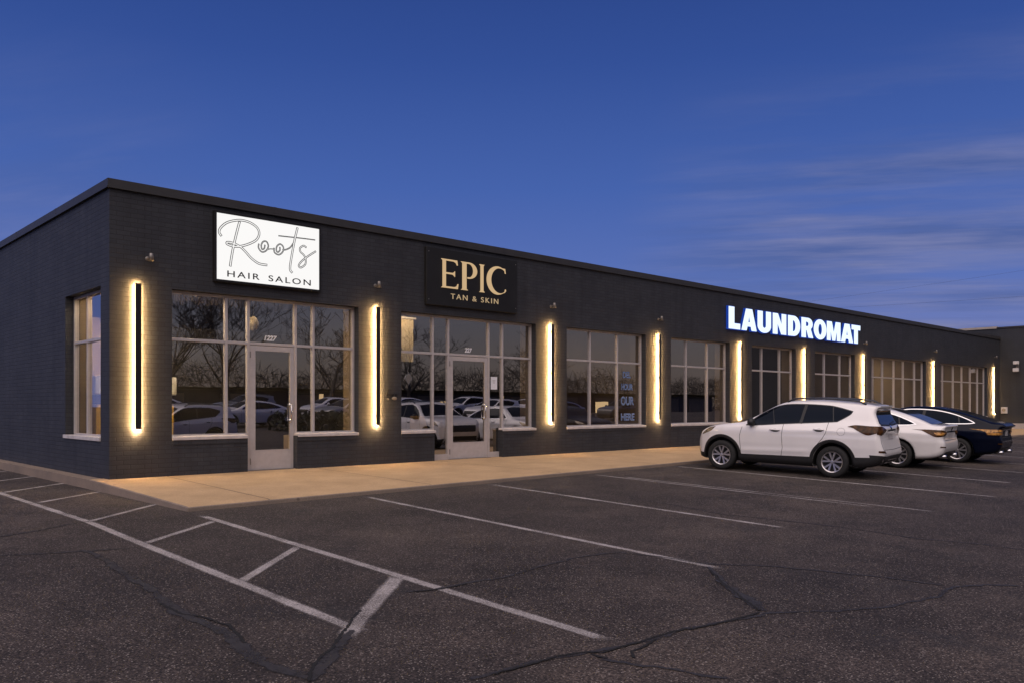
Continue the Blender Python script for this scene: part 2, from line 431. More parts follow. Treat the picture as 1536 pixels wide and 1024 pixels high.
# ------------------------------------------------------------------ sky and light
w = bpy.data.worlds.new('World'); sc.world = w; w.use_nodes = True
nt = w.node_tree; bg = nt.nodes['Background']
sky = N(nt, 'ShaderNodeTexSky'); sky.sky_type = 'NISHITA'; sky.sun_disc = False
SUN_EL, SUN_ROT = 0.0, 225.0     # afterglow behind the camera, to its left
sky.sun_elevation = R(SUN_EL); sky.sun_rotation = R(SUN_ROT); sky.ozone_density = 6
tc = N(nt, 'ShaderNodeTexCoord'); V = tc.outputs['Generated']
sx = N(nt, 'ShaderNodeSeparateXYZ'); nt.links.new(V, sx.inputs[0])
el = math_n(nt, 'MAXIMUM', sx.outputs[2], 0.0)
blue = ramp(nt, el, [(0.0, (0.209, 0.230, 0.46)), (0.06, (0.167, 0.208, 0.47)), (0.14, (0.104, 0.168, 0.462)), (0.25, (0.061, 0.126, 0.41)),
                     (0.38, (0.034, 0.081, 0.31)), (0.52, (0.019, 0.049, 0.215)), (1.0, (0.012, 0.031, 0.14))])
# cirrus streaks: project the direction on a high plane
dv = math_n(nt, 'ADD', el, 0.10)
cu_ = N(nt, 'ShaderNodeCombineXYZ')
nt.links.new(math_n(nt, 'DIVIDE', sx.outputs[0], dv), cu_.inputs[0]); nt.links.new(math_n(nt, 'DIVIDE', sx.outputs[1], dv), cu_.inputs[1])
m0 = N(nt, 'ShaderNodeMapping'); m0.inputs['Rotation'].default_value = (0, 0, R(58)); nt.links.new(cu_.outputs[0], m0.inputs[0])
mp = N(nt, 'ShaderNodeMapping'); mp.inputs['Scale'].default_value = (0.42, 1.5, 1.0); mp.inputs['Location'].default_value = (0.6, 0.3, 0)
nt.links.new(m0.outputs[0], mp.inputs[0])
c1 = noise_n(nt, mp.outputs[0], 1.0, 8, 0.58); c2 = noise_n(nt, cu_.outputs[0], 0.33, 3, 0.5)
cl = math_n(nt, 'MULTIPLY', ramp(nt, c1, [(0.40, 0.0), (0.58, 1.0)]), ramp(nt, c2, [(0.20, 0.3), (0.45, 1.0)]))
low = ramp(nt, el, [(0.0, 0.9), (0.25, 0.85), (0.40, 0.15), (0.5, 0.0)])
def toward(px, py, a, b):
    d = ray(px, py).normalized(); n = N(nt, 'ShaderNodeVectorMath'); n.operation = 'DOT_PRODUCT'; n.inputs[1].default_value = d
    nv = N(nt, 'ShaderNodeVectorMath'); nv.operation = 'NORMALIZE'; nt.links.new(V, nv.inputs[0]); nt.links.new(nv.outputs[0], n.inputs[0])
    return ramp(nt, n.outputs['Value'], [(a, 0.0), (b, 1.0)])
region = math_n(nt, 'ADD', toward(1480, 400, .925, .985), math_n(nt, 'MULTIPLY', toward(10, 240, .975, .998), .30), clamp=True)
cl = math_n(nt, 'MULTIPLY', math_n(nt, 'MULTIPLY', cl, low), region)

shade = ramp(nt, noise_n(nt, mp.outputs[0], 2.4, 5, 0.6), [(0.40, (0.085, 0.120, 0.285)), (0.62, (0.235, 0.24, 0.39))])
skyc = mixc(nt, math_n(nt, 'MULTIPLY', cl, 0.7), blue, shade)
# real scattering of the set sun warms the west behind the camera
nsk = mixc(nt, 1.0, sky.outputs[0], (1.6, 1.6, 1.5), 'MULTIPLY')
back = math_n(nt, 'MULTIPLY_ADD', sx.outputs[1], -2.2, -0.1, clamp=True)
west = ramp(nt, el, [(0.0, (0.25, 0.195, 0.165)), (0.12, (0.19, 0.172, 0.182)), (0.3, (0.14, 0.143, 0.175)), (0.6, (0.075, 0.085, 0.14)), (1.0, (0.015, 0.035, 0.14))])
west = mixc(nt, math_n(nt, 'MULTIPLY', ramp(nt, c1, [(0.40, 0.0), (0.7, 1.0)]), 0.5), west, (0.20, 0.165, 0.16))
west = mixc(nt, 0.12, west, nsk)
tot = mixc(nt, back, skyc, west)
bg.inputs[1].default_value = 0.15
gain = mixc(nt, 1.0, tot, (6.667, 6.667, 6.667), 'MULTIPLY')
nt.links.new(gain, bg.inputs[0])

sl = bpy.data.lights.new('sun', 'SUN'); sl.energy = 3.0; sl.angle = R(85); sl.color = (1.0, 0.84, 0.75)
so = bpy.data.objects.new('sun', sl); COL.objects.link(so)
az = R(236); e_ = R(54)
dirv = Vector((math.sin(az) * math.cos(e_), math.cos(az) * math.cos(e_), math.sin(e_)))
so.rotation_euler = dirv.to_track_quat('Z', 'Y').to_euler(); so.location = dirv * 60

sc.view_settings.view_transform = 'Standard'; sc.view_settings.look = 'None'
sc.view_settings.exposure = 0; sc.view_settings.gamma = 1; sc.view_settings.use_curve_mapping = False
sc.cycles.use_denoising = True
sc.cycles.max_bounces = 8; sc.cycles.transparent_max_bounces = 16; sc.cycles.sample_clamp_indirect = 6
sc.cycles.caustics_reflective = False; sc.cycles.caustics_refractive = False

# ------------------------------------------------------------------ ground
def axis(stops):
    out = []
    for (a, b, n) in stops: out += [a + (b - a) * i / n for i in range(n)]
    return out + [stops[-1][1]]
gx = axis([(-900, -60, 6), (-60, -10, 8), (-10, 20, 40), (20, 70, 12), (70, 1200, 7)])
gy = axis([(-900, -60, 6), (-60, -27, 6), (-27, -4.1, 30), (-4.1, 20, 12), (20, 1500, 8)])
gm = MB()
gm.v = [(x, y, ground(x, y)) for y in gy for x in gx]
nx = len(gx)
gm.f = [(j * nx + i, j * nx + i + 1, (j + 1) * nx + i + 1, (j + 1) * nx + i) for j in range(len(gy) - 1) for i in range(nx - 1)]
lot = put('parking_lot', gm, 'asphalt'); tag(lot, 'worn dark asphalt parking lot with faded white stall lines and cracks', None, None, 'structure')

LW = 0.15
def pline(pts, wd=LW, seed=0): return ribbon('parking_line', pts, wd, 0.004, 'line', lot, step=0.25, seed=seed)
pline([(-0.25, -4.25), (-0.27, -8.0), (-0.31, -11.4)], 0.165, 1)
pline([(-1.5, 24), (-1.5, 0), (-1.53, -5.5), (-1.5, -10.1)], 0.165, 2)
pline([(2.45, -4.0), (2.305, -10.62)], LW, 3)
pline([(5.07, -3.95), (5.015, -9.85)], LW, 4)
pline([(7.82, -3.95), (7.86, -9.75)], 0.09, 5)
pline([(7.98, -4.6), (8.11, -10.6)], 0.08, 6)
pline([(10.66, -3.95), (10.775, -10.6)], LW, 7)
for k, X in enumerate((13.45, 16.15, 18.85, 21.6, 24.3, 27.0, 29.7, 32.4, 35.1)): pline([(X, -4.0), (X, -10.1)], LW, 8 + k)
hat = [((-1.48, -9.88), (-0.36, -8.84)), ((-1.48, -8.09), (-0.36, -7.03)), ((-1.50, -5.85), (-0.33, -4.90)), ((-1.52, -4.02), (-0.26, -2.77)),
       ((-1.45, -1.39), (-0.24, -0.30)), ((-1.45, 0.64), (-0.22, 1.77)), ((-1.45, 2.7), (-0.24, 3.8)), ((-1.45, 4.75), (-0.24, 5.85)), ((-1.45, 6.8), (-0.24, 7.9))]
for k, (a, b) in enumerate(hat):
    dx, dy = b[0] - a[0], b[1] - a[1]; ln = math.hypot(dx, dy); e0, e1 = (.36 if k == 0 else .16) / ln, .20 / ln
    a, b = (a[0] - dx * e0, a[1] - dy * e0), (b[0] + dx * e1, b[1] + dy * e1)
    ribbon('parking_line', [a, b], 0.21 if k == 0 else 0.14, 0.0055, 'line', lot, step=0.25, seed=30 + k)

def gp(L): return [(p.x, p.y) for p in (onG(*q) for q in L)]
cr = [
    ([(-20, 834), (60, 830), (120, 826), (200, 822)], .07, .02),
    ([(-20, 808), (60, 795), (120, 783), (185, 775)], .06, .02),
    ([(600, 888), (650, 884), (690, 876), (751, 866), (807, 851), (856, 837), (900, 830), (929, 828), (982, 834), (1059, 845), (1135, 848), (1231, 856), (1327, 866), (1423, 879)], .06, .03),
    ([(1536, 879), (1480, 878), (1428, 881), (1404, 894), (1327, 911), (1255, 916), (1145, 919), (1107, 929), (1030, 943), (982, 958), (929, 970), (872, 981), (800, 992), (758, 1003), (700, 1022)], .065, .03),
    ([(1061, 848), (1087, 876), (1116, 898), (1142, 917)], .06, .03),
    ([(935, 745), (1006, 756), (1087, 771), (1164, 779), (1260, 790), (1375, 807), (1471, 816), (1536, 824), (1600, 832)], .05, .02),
    ([(896, 987), (980, 1000), (1050, 1012), (1107, 1020)], .06, .03),
]
for k, (L, wd, j) in enumerate(cr):
    ribbon('crack_seal', gp(L), wd, 0.005, 'tar', lot, jitter=j, step=0.06, seed=50 + k)
ribbon('crack_seal', gp([(118, 824), (140, 830), (165, 845), (200, 868), (235, 888), (265, 918), (300, 934), (340, 950), (370, 975), (400, 996), (440, 1010), (466, 1018), (500, 976), (527, 943)]),
       [.05, .1, .12, .13, .12, .16, .13, .15, .2, .15, .13, .16, .15, .07], 0.006, 'tar', lot, jitter=.03, step=0.05, seed=70)
ribbon('crack_seal', gp([(1075, 868), (1100, 884), (1130, 903), (1146, 918)]), [.10, .16, .2, .1], 0.007, 'tar', lot, jitter=.03, step=0.05, seed=71)
for k, (L, wd) in enumerate([
    ([(240, 905), (275, 921), (300, 925), (345, 938), (368, 965)], .024), ([(464, 1023), (470, 1000), (482, 985), (500, 972), (512, 950), (524, 938), (540, 915)], .024),
    ([(1030, 943), (982, 956), (930, 970), (905, 979), (872, 980), (835, 985), (790, 997), (740, 1012)], .024), ([(982, 958), (966, 968), (945, 977), (950, 987)], .024),
    ([(887, 981), (912, 988)], .024), ([(1140, 918), (1107, 929), (1060, 938), (1030, 944)], .024), ([(620, 887), (660, 884), (700, 875)], .024), ([(1066, 855), (1090, 880), (1140, 916)], .024)]):
    ribbon('crack', gp(L), wd, 0.008, 'crack', lot, jitter=.014, step=0.03, seed=80 + k)

# sidewalk with kerb
def front_z(X): return ground(X, -3.95) + 0.068 + 0.0006 * min(max(X, 0), 14)
sx_ = [-0.22, 0.0, 1, 2, 3, 4, 5, 6, 7, 8, 9, 10, 11, 12, 14, 17, 20, 25, 30, 36, 42, 47.2]
sy_ = [0.30, 0.0, -0.5, -1.2, -2, -2.8, -3.4, -3.80, -3.875]
def slab_z(X, Y):
    t = min(1, max(0, -Y / 3.875)); z = front_z(X) * t
    if Y < -3.85: z -= 0.006
    return z - (0.004 if X < -0.1 else 0)
sm = MB(); ns = len(sy_)
sm.v = [(x, y, slab_z(x, y)) for x in sx_ for y in sy_]
sm.f = [(i * ns + j, i * ns + j + 1, (i + 1) * ns + j + 1, (i + 1) * ns + j) for i in range(len(sx_) - 1) for j in range(ns - 1)]
walk = put('sidewalk', sm, 'slab'); tag(walk, 'tan concrete sidewalk in front of the shops', None, None, 'structure')
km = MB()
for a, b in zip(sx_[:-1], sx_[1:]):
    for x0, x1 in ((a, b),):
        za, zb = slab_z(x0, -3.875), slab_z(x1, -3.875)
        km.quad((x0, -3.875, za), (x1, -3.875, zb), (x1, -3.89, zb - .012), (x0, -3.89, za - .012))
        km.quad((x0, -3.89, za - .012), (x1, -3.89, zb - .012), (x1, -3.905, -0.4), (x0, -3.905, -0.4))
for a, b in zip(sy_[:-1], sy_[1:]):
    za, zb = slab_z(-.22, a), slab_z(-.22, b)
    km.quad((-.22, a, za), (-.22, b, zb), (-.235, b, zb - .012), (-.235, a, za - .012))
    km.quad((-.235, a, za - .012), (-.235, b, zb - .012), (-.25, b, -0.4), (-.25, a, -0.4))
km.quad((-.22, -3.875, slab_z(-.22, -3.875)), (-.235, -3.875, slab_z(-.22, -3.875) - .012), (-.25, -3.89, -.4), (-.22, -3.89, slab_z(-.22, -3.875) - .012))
# kerb strip along the side wall
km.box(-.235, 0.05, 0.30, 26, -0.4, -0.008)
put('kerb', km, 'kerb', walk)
jm = MB()
for X in (0.95, 3.9, 7.1, 10.2, 13.3, 16.4):
    for a, b in zip(sy_[1:-1], sy_[2:]):
        jm.quad((X, a, slab_z(X, a) + .0035), (X + .016, a, slab_z(X, a) + .0035), (X + .016, b, slab_z(X, b) + .0035), (X, b, slab_z(X, b) + .0035))
put('expansion_joint', jm, 'intd', walk)

# ------------------------------------------------------------------ the building
BX1, HT, ZC = 47.2, 5.12, 4.97
bld = empty('commercial_building')
tag(bld, 'long single-storey building of dark painted brick with shop windows', 'building')
RC = 0.18                                    # recess of frames behind the brick face
def fx(px, py=520, Y=RC): return onY(px, py, Y).x

def grid_wall(name, us, zs, holes, d0, d1, mat, side=False, parent=bld):
    """wall slab with rectangular holes: faces, backs and reveals; u along the wall, d through it"""
    us, zs = sorted(set(us)), sorted(set(zs))
    def solid(i, k):
        if i < 0 or k < 0 or i >= len(us) - 1 or k >= len(zs) - 1: return False
        u, z = (us[i] + us[i + 1]) / 2, (zs[k] + zs[k + 1]) / 2
        return not any(a < u < b and c < z < d for a, b, c, d in holes)
    P = (lambda u, d, z: (d, u, z)) if side else (lambda u, d, z: (u, d, z))
    mb = MB()
    for i in range(len(us) - 1):
        for k in range(len(zs) - 1):
            if not solid(i, k): continue
            a, b, c, d = us[i], us[i + 1], zs[k], zs[k + 1]
            mb.quad(P(a, d0, c), P(b, d0, c), P(b, d0, d), P(a, d0, d)); mb.quad(P(a, d1, c), P(a, d1, d), P(b, d1, d), P(b, d1, c))
            if not solid(i - 1, k): mb.quad(P(a, d0, c), P(a, d0, d), P(a, d1, d), P(a, d1, c))
            if not solid(i + 1, k): mb.quad(P(b, d0, c), P(b, d1, c), P(b, d1, d), P(b, d0, d))
            if not solid(i, k - 1): mb.quad(P(a, d0, c), P(a, d1, c), P(b, d1, c), P(b, d0, c))
            if not solid(i, k + 1): mb.quad(P(a, d0, d), P(b, d0, d), P(b, d1, d), P(a, d1, d))
    me = mb.mesh(name, fix=False)
    bm = bmesh.new(); bm.from_mesh(me); bmesh.ops.remove_doubles(bm, verts=bm.verts, dist=1e-5)
    bmesh.ops.recalc_face_normals(bm, faces=bm.faces); bm.to_mesh(me); bm.free()
    return put(name, me, mat, parent)

Z0, Z1 = 0.66, 3.34                          # sill top and head of the openings
O1, O2, O3, O4 = (1.06, 4.98), (6.09, 10.30), (11.46, 14.87), (16.12, 19.39)
O5, O6, O7, O8 = (20.79, 23.84), (25.34, 28.76), (30.35, 36.37), (38.24, 45.09)
D1, D2 = (2.50, 3.545), (7.02, 9.16)         # gaps in the knee walls for the doors
holes = [(a, b, Z0, Z1) for a, b in (O1, O2, O3, O4, O5, O6, O7, O8)] + [(D1[0], D1[1], -0.3, Z0 + .01), (D2[0], D2[1], -0.3, Z0 + .01)]
us = [0.0, BX1] + [x for h in holes for x in h[:2]]
grid_wall('front_wall', us, [-0.3, Z0, Z0 + .01, Z1, HT - .02], holes, 0.0, 0.26, 'brick')
SY0, SY1 = 0.45, 2.52
grid_wall('side_wall', [0.26, SY0, SY1, 26], [-0.3, Z0, Z1, HT - .02], [(SY0, SY1, Z0, Z1)], 0.0, 0.26, 'brick', side=True)
put('rear_wall', MB().box(0.26, BX1, 25.74, 26, -.3, HT - .02), 'brick', bld)
put('roof', MB().box(0.26, BX1, 0.26, 25.74, 4.70, 4.82), 'roof', bld)
cp = MB()
cp.box(-0.035, BX1 - .002, -0.035, 0.31, ZC, HT); cp.box(-0.035, 0.31, 0.31, 26.03, ZC, HT)
cp.box(-0.055, BX1 - .003, -0.055, -0.035, ZC - .012, ZC + .02); cp.box(-0.055, -0.035, -0.035, 26.03, ZC - .012, ZC + .02)
for k in range(1, 16): cp.box(k * 3.05 - .03, k * 3.05 + .03, -.0375, .2, ZC + .03, HT + .0025)
for k in range(1, 8): cp.box(-.0375, .2, k * 3.05 - .03, k * 3.05 + .03, ZC + .03, HT + .0025)
put('coping', cp, 'coping', bld)

# inner lining, floor, ceiling and party walls
lin_holes = [(a + .02, b - .02, Z0 if True else 0, Z1) for a, b in (O1, O2, O3, O4, O5, O6, O7, O8)] + [(D1[0], D1[1], -0.02, Z0 + .01), (D2[0], D2[1], -0.02, Z0 + .01)]
grid_wall('inner_wall', [0.26, BX1 - .3] + [x for h in lin_holes for x in h[:2]], [-0.02, Z0, Z0 + .01, Z1, 3.62], lin_holes, 0.262, 0.56, 'intw')
grid_wall('inner_side_wall', [0.562, SY0 + .3, SY1, 9.0], [-0.02, Z0, Z1, 3.62], [(SY0 + .3, SY1, Z0, Z1)], 0.262, 0.40, 'intw', side=True)
put('floor', MB().box(0.262, BX1 - .3, 0.20, 9.2, -.12, -.004), 'intf', bld)
put('ceiling', MB().box(0.262, BX1 - .3, 0.262, 9.2, 3.622, 3.70), 'ceil', bld)
bw = MB(); bw.box(0.262, BX1 - .3, 9.0, 9.2, -.004, 3.622)
put('back_wall', bw, 'intw', bld)
for X, mt in ((5.5, 'intd'), (10.9, 'intd'), (15.5, 'intw'), (20.1, 'intd'), (24.6, 'intd'), (29.5, 'intw'), (37.3, 'intw'), (46.6, 'intw')):  # dark ones coloured near-black so the rooms look less lit
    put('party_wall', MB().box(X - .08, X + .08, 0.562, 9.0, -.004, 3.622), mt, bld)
# dark partitions added deeper in make the shop fronts read dim behind the glass
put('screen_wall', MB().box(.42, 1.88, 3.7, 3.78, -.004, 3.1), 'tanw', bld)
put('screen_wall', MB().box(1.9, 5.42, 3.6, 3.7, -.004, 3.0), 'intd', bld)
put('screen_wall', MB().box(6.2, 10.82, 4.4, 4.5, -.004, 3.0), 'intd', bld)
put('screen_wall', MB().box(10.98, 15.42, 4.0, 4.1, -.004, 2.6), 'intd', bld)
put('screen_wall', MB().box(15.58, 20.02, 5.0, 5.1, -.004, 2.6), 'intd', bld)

# ceiling lights, plus fill panels added out of sight above the window heads
def clight(x, y, mt, sx=0.3, sy=0.6):
    o = put('ceiling_and_fill_light', MB().box(x - sx, x + sx, y - sy, y + sy, 3.60, 3.621), mt, bld); return o
for x, y in ((.9, 1.25), (1.9, 1.15)): clight(x, y, 'panel3', .25, .4)  # unseen panels added to brighten the tan wall behind the side window
for x, y in ((13.4, 6.4), (16.75, 7.2)): clight(x, y, 'panel2', .45, .5)
clight(6.55, .65, 'panel3', .5, .05)  # unseen panel added between glass and blind to brighten the slats
for x, y in ((3.6, 1.1), (8.3, 1.0), (12.6, 1.2), (17.4, 1.2), (22.4, 1.4), (26.8, 1.4)): clight(x, y, 'panel')  # hidden panels added to warm the inner jambs
for x, y in ((31.2, 3), (33.4, 5), (35.8, 3), (39.2, 3), (41.6, 5), (44.4, 3)): clight(x, y, 'panel2')

# ------------------------------------------------------------------ windows
FW = 0.052
def win(x0, x1, muls, zt=2.46, label=None, bottom=Z0 + .075, transom=True, floor_parts=(), sills=None, skip=()):
    """aluminium window in an opening x0..x1; muls = centres of the uprights; floor_parts = spans whose glass runs to the floor"""
    wroot = empty('window', ((x0 + x1) / 2, 0, 0), bld); cx = (x0 + x1) / 2
    if label: wroot['label'] = label
    fr = MB(); ya, yb = RC - .03, RC + .05
    X0, X1 = x0 + .002, x1 - .002
    edges = [X0] + muls + [X1]
    fr.box(X0 - cx, X1 - cx, ya, yb, Z1 - FW, Z1 - .002)                               # head
    fr.box(X0 - cx, X0 + FW - cx, ya + .001, yb, Z0 + .002, Z1 - FW); fr.box(X1 - FW - cx, X1 - cx, ya + .001, yb, Z0 + .002, Z1 - FW)
    for m in muls:
        zb = -.0 if any(abs(m - a) < .09 or abs(m - b) < .09 for a, b in floor_parts) else Z0 + .002
        fr.box(m - FW / 2 - cx, m + FW / 2 - cx, ya - .004, yb + .002, zb, Z1 - FW + .002)
    for a, b in zip(edges[:-1], edges[1:]):
        a_, b_ = a + FW * .5, b - FW * .5
        if transom: fr.box(a_ - cx, b_ - cx, ya + .002, yb - .002, zt - FW / 2, zt + FW / 2)
        mid = (a + b) / 2
        if any(p < mid < q for p, q in skip): continue
        lowp = any(p < mid < q for p, q in floor_parts)
        if lowp: fr.box(a_ - cx, b_ - cx, ya + .002, yb - .002, .0, .13)
        else: fr.box(a_ - cx, b_ - cx, ya + .003, yb - .002, Z0 + .002, bottom)
    put('frame', fr, 'alu', wroot, bevel=.004)
    gl = MB()
    for a, b in zip(edges[:-1], edges[1:]):
        mid = (a + b) / 2; lowp = any(p < mid < q for p, q in floor_parts)
        a_, b_ = a + FW * .4 - cx, b - FW * .4 - cx
        tw = random.uniform(-.0016, .0016)
        gl.quad((a_, RC + .008, zt), (b_, RC + .008 + tw, zt), (b_, RC + .008 + tw * .5, Z1 - .03), (a_, RC + .008, Z1 - .03))
        if any(p < mid < q for p, q in skip): continue
        zb = .10 if lowp else bottom - .02
        tw = random.uniform(-.0016, .0016)
        gl.quad((a_, RC + .010, zb), (b_, RC + .010 + tw, zb), (b_, RC + .010 + tw, zt), (a_, RC + .010, zt))
    put('pane', gl.mesh('pane', fix=False), 'glass', wroot)
    for a, b in (sills or [(x0, x1)]):
        sm_ = MB()
        i = len(sm_.v); u0, u1 = a + .002 - cx, b - .002 - cx
        sm_.v += [(u0, -.028, Z0 - .022), (u1, -.028, Z0 - .022), (u1, -.028, Z0 + .035), (u0, -.028, Z0 + .035), (u0, RC - .032, Z0 + .001), (u1, RC - .032, Z0 + .001), (u1, RC - .032, Z0 + .055), (u0, RC - .032, Z0 + .055), (u0, .0, Z0 - .022), (u1, .0, Z0 - .022), (u0, .0, Z0 + .001), (u1, .0, Z0 + .001)]
        sm_.f += [(0, 1, 2, 3), (3, 2, 6, 7), (0, 8, 9, 1), (8, 10, 11, 9), (10, 4, 5, 11), (4, 7, 6, 5), (0, 3, 7, 4, 10, 8), (1, 9, 11, 5, 6, 2)]
        put('sill', sm_, 'sill', wroot, bevel=.006)
    return wroot

m1 = [fx(338.5, 500), fx(371.7, 500), fx(442.3, 500), fx(469, 500)]
w1 = win(*O1, m1, 2.46, skip=((m1[1], m1[2]),), floor_parts=(), sills=[(O1[0], D1[0] - .01), (D1[1] + .01, O1[1])])
m2 = [fx(648.2, 500), fx(671.5, 500), fx(732, 500), fx(752.6, 500)]
w2 = win(*O2, m2, 2.46, skip=((m2[1], m2[2]),), floor_parts=((m2[0], m2[1]), (m2[2], m2[3])), sills=[(O2[0], D2[0] + .03), (D2[1] - .03, O2[1])])
w3 = win(*O3, [fx(884, 550), fx(925, 550)], 2.49)
w4 = win(*O4, [fx(1028.3, 560), fx(1060, 560)], 2.49)
w5 = win(*O5, [fx(1141.8, 550), fx(1168.7, 550)], 2.49)
w6 = win(*O6, [fx(1235.8, 550), fx(1259, 550)], 2.49)
w7 = win(*O7, [fx(1308.6, 560), fx(1323.2, 560), fx(1340.3, 560), fx(1354.3, 560), fx(1371.3, 560)], 2.49)
w8 = win(*O8, [fx(1413.4, 560), fx(1429.3, 560), fx(1442.3, 560), fx(1454.8, 560), fx(1465.8, 560)], 2.49)
# jamb posts down to the floor at the first shop door
for m in (m1[1], m1[2]): put('door_post', MB().box(m - FW / 2, m + FW / 2, RC - .034, RC + .052, .0, Z0 + .001), 'alu', bld, bevel=.004)
                                    # rowlock course of bricks under each sill
for a, b in ((O1[0], D1[0]), (D1[1], O1[1]), (O2[0], D2[0]), (D2[1], O2[1]), O3, O4, O5, O6, O7, O8):
    put('brick_ledge', MB().box(a + .01, b - .01, -.012, .02, Z0 - .115, Z0 - .024), 'brick', bld, bevel=.006)

# side window (in the wall facing left)
sroot = empty('window', (0, (SY0 + SY1) / 2, 0), bld); sroot['label'] = 'tall narrow side window round the corner'
cy = (SY0 + SY1) / 2; fr = MB(); xa, xb = RC - .03, RC + .05
fr.box(xa, xb, SY0 + .002 - cy, SY1 - .002 - cy, Z1 - FW, Z1 - .002); fr.box(xa, xb, SY0 + .002 - cy, SY1 - .002 - cy, Z0 + .002, Z0 + .075)
sym = (onX(133.2, 500, RC).y)
for m in (SY0 + FW / 2 + .002, sym, SY1 - FW / 2 - .002): fr.box(xa - .003, xb + .002, m - FW / 2 - cy, m + FW / 2 - cy, Z0 + .075, Z1 - FW)
fr.box(xa + .001, xb - .001, SY0 + .05 - cy, SY1 - .05 - cy, 2.46 - FW / 2, 2.46 + FW / 2)
put('frame', fr, 'alu', sroot, bevel=.004)
gl = MB()
for a, b in ((SY0 + .03, sym), (sym, SY1 - .03)):
    for c, d in ((Z0 + .06, 2.46), (2.46, Z1 - .03)): gl.quad((RC + .01, a - cy, c), (RC + .01, b - cy, c), (RC + .01, b - cy, d), (RC + .01, a - cy, d))
put('pane', gl.mesh('pane', fix=False), 'glass', sroot)
ss = MB(); ss.box(-.03, RC - .032, SY0 - cy, SY1 + .06 - cy, Z0 - .022, Z0 + .045); put('sill', ss, 'sill', sroot, bevel=.006)

# doors
def door(a, b, ztop, gx0, gx1, gz0, gz1, handle_x):
    """glazed aluminium door leaf a..b with glass gx0..gx1, gz0..gz1"""
    c = (a + b) / 2; d = empty('door', (c, RC, 0), bld)
    lf = MB(); y0, y1 = -.022, .022
    lf.box(a - c, gx0 - c, y0, y1, .012, ztop); lf.box(gx1 - c, b - c, y0, y1, .012, ztop)
    lf.box(gx0 - c, gx1 - c, y0 + .001, y1, .012, gz0); lf.box(gx0 - c, gx1 - c, y0 + .001, y1, gz1, ztop)
    bd = .012
    lf.box(gx0 - c, gx0 + bd - c, y0 - .004, y0 + .01, gz0, gz1); lf.box(gx1 - bd - c, gx1 - c, y0 - .004, y0 + .01, gz0, gz1)
    lf.box(gx0 + bd - c, gx1 - bd - c, y0 - .0035, y0 + .01, gz0, gz0 + bd); lf.box(gx0 + bd - c, gx1 - bd - c, y0 - .0035, y0 + .01, gz1 - bd, gz1)
    put('leaf', lf, 'alu', d, bevel=.003)
    g = MB(); g.quad((gx0 - c, .002, gz0), (gx1 - c, .0035, gz0), (gx1 - c, .003, gz1), (gx0 - c, .002, gz1)); put('pane', g.mesh('pane', fix=False), 'glass', d)
    h = MB(); hx = handle_x - c
    h.tube([(hx, -.02, .96), (hx, -.075, .96), (hx, -.075, 1.27), (hx, -.02, 1.27)], .013, 8); h.box(hx - .02, hx + .02, -.03, -.0225, .92, 1.0); h.box(hx - .02, hx + .02, -.03, -.0225, 1.23, 1.31)
    put('handle', h, 'chrome', d, smooth=True)
    for z in (.18, ztop - .18): put('hinge', MB().tube([(a - c + .004, -.034, z - .06), (a - c + .004, -.034, z + .06)], .011, 8), 'steel', d)
    return d
ld = m1[1] + FW / 2 + .006; rd = m1[2] - FW / 2 - .006
door(ld, rd, 2.425, fx(381.5, 600), fx(434.7, 600), .385, 2.335, fx(437.5, 610, .1))
ld2 = m2[1] + FW / 2 + .006; rd2 = m2[2] - FW / 2 - .006
door(ld2, rd2, 2.425, fx(677.8, 600), fx(726.3, 600), .385, 2.335, fx(728.8, 610, .1))
for m in (m1, m2): put('threshold', MB().box(m[1] - .02, m[2] + .02, RC - .09, RC + .08, -.003, .010), 'steel', bld, bevel=.003)
# house numbers on the transom glass
p = onY(404, 502, RC); put('house_number', text_mesh('house_number', '1227', .135, .003, .004, .95, .28, y=0), 'paper', bld).location = (p.x, RC - .004, 2.535)
p = onY(702, 521, RC); put('house_number', text_mesh('house_number', '227', .14, .003, .006, .95, .12, y=0), 'paper', bld).location = (p.x, RC - .004, 2.535)

# ------------------------------------------------------------------ the neighbour at the right
nb = empty('neighbouring_building', (BX1, 0, 0)); tag(nb, 'plain dark taller building with pale base strip beyond the last wall light', 'building')
put('wall', MB().box(0.0, 22, -16, 24, -.4, 5.58), 'brick2', nb)
put('base_band', MB().box(-.05, -.001, -16, -.001, -.3, .30), 'basew', nb, bevel=.01)
cpn = MB(); cpn.box(-.05, .3, .15, 24, 5.58, 5.70); put('coping', cpn, 'coping2', nb)
cpd = MB(); cpd.box(-.04, .3, -16, .148, 5.581, 5.66); cpd.box(.302, 22, -16, -15.7, 5.581, 5.66); put('dark_coping', cpd, 'coping', nb)

fl = empty('floodlight', (BX1, -.9, 3.55)); tag(fl, 'twin white security floodlight on the plain dark wall of the taller building', 'floodlight')
put('bracket', MB().box(-.16, 0, -.06, .06, -.28, .02).tube([(-.16, 0, -.1), (-.36, 0, -.02)], .03, 8), 'steel', fl)
q = MB(); q.box(-.46, -.30, -.15, .12, .0, .17); put('lamp_head', q, 'lampw', fl, bevel=.02)
q = MB(); q.box(-.44, -.26, -.13, .14, -.40, -.21); put('lamp_head', q, 'lampw', fl, bevel=.02)
mt = empty('meter_box', (BX1, -.25, 1.02)); tag(mt, 'small pale meter box low on the wall beside the last light', 'box')
put('cover', MB().box(-.16, 0, -.15, .15, -.18, .18), 'lampw', mt, bevel=.02); put('dial', MB().lathe([(.09, -.20), (.09, -.16)], 'x', 20, (0, 0, .02)), 'steel', mt)

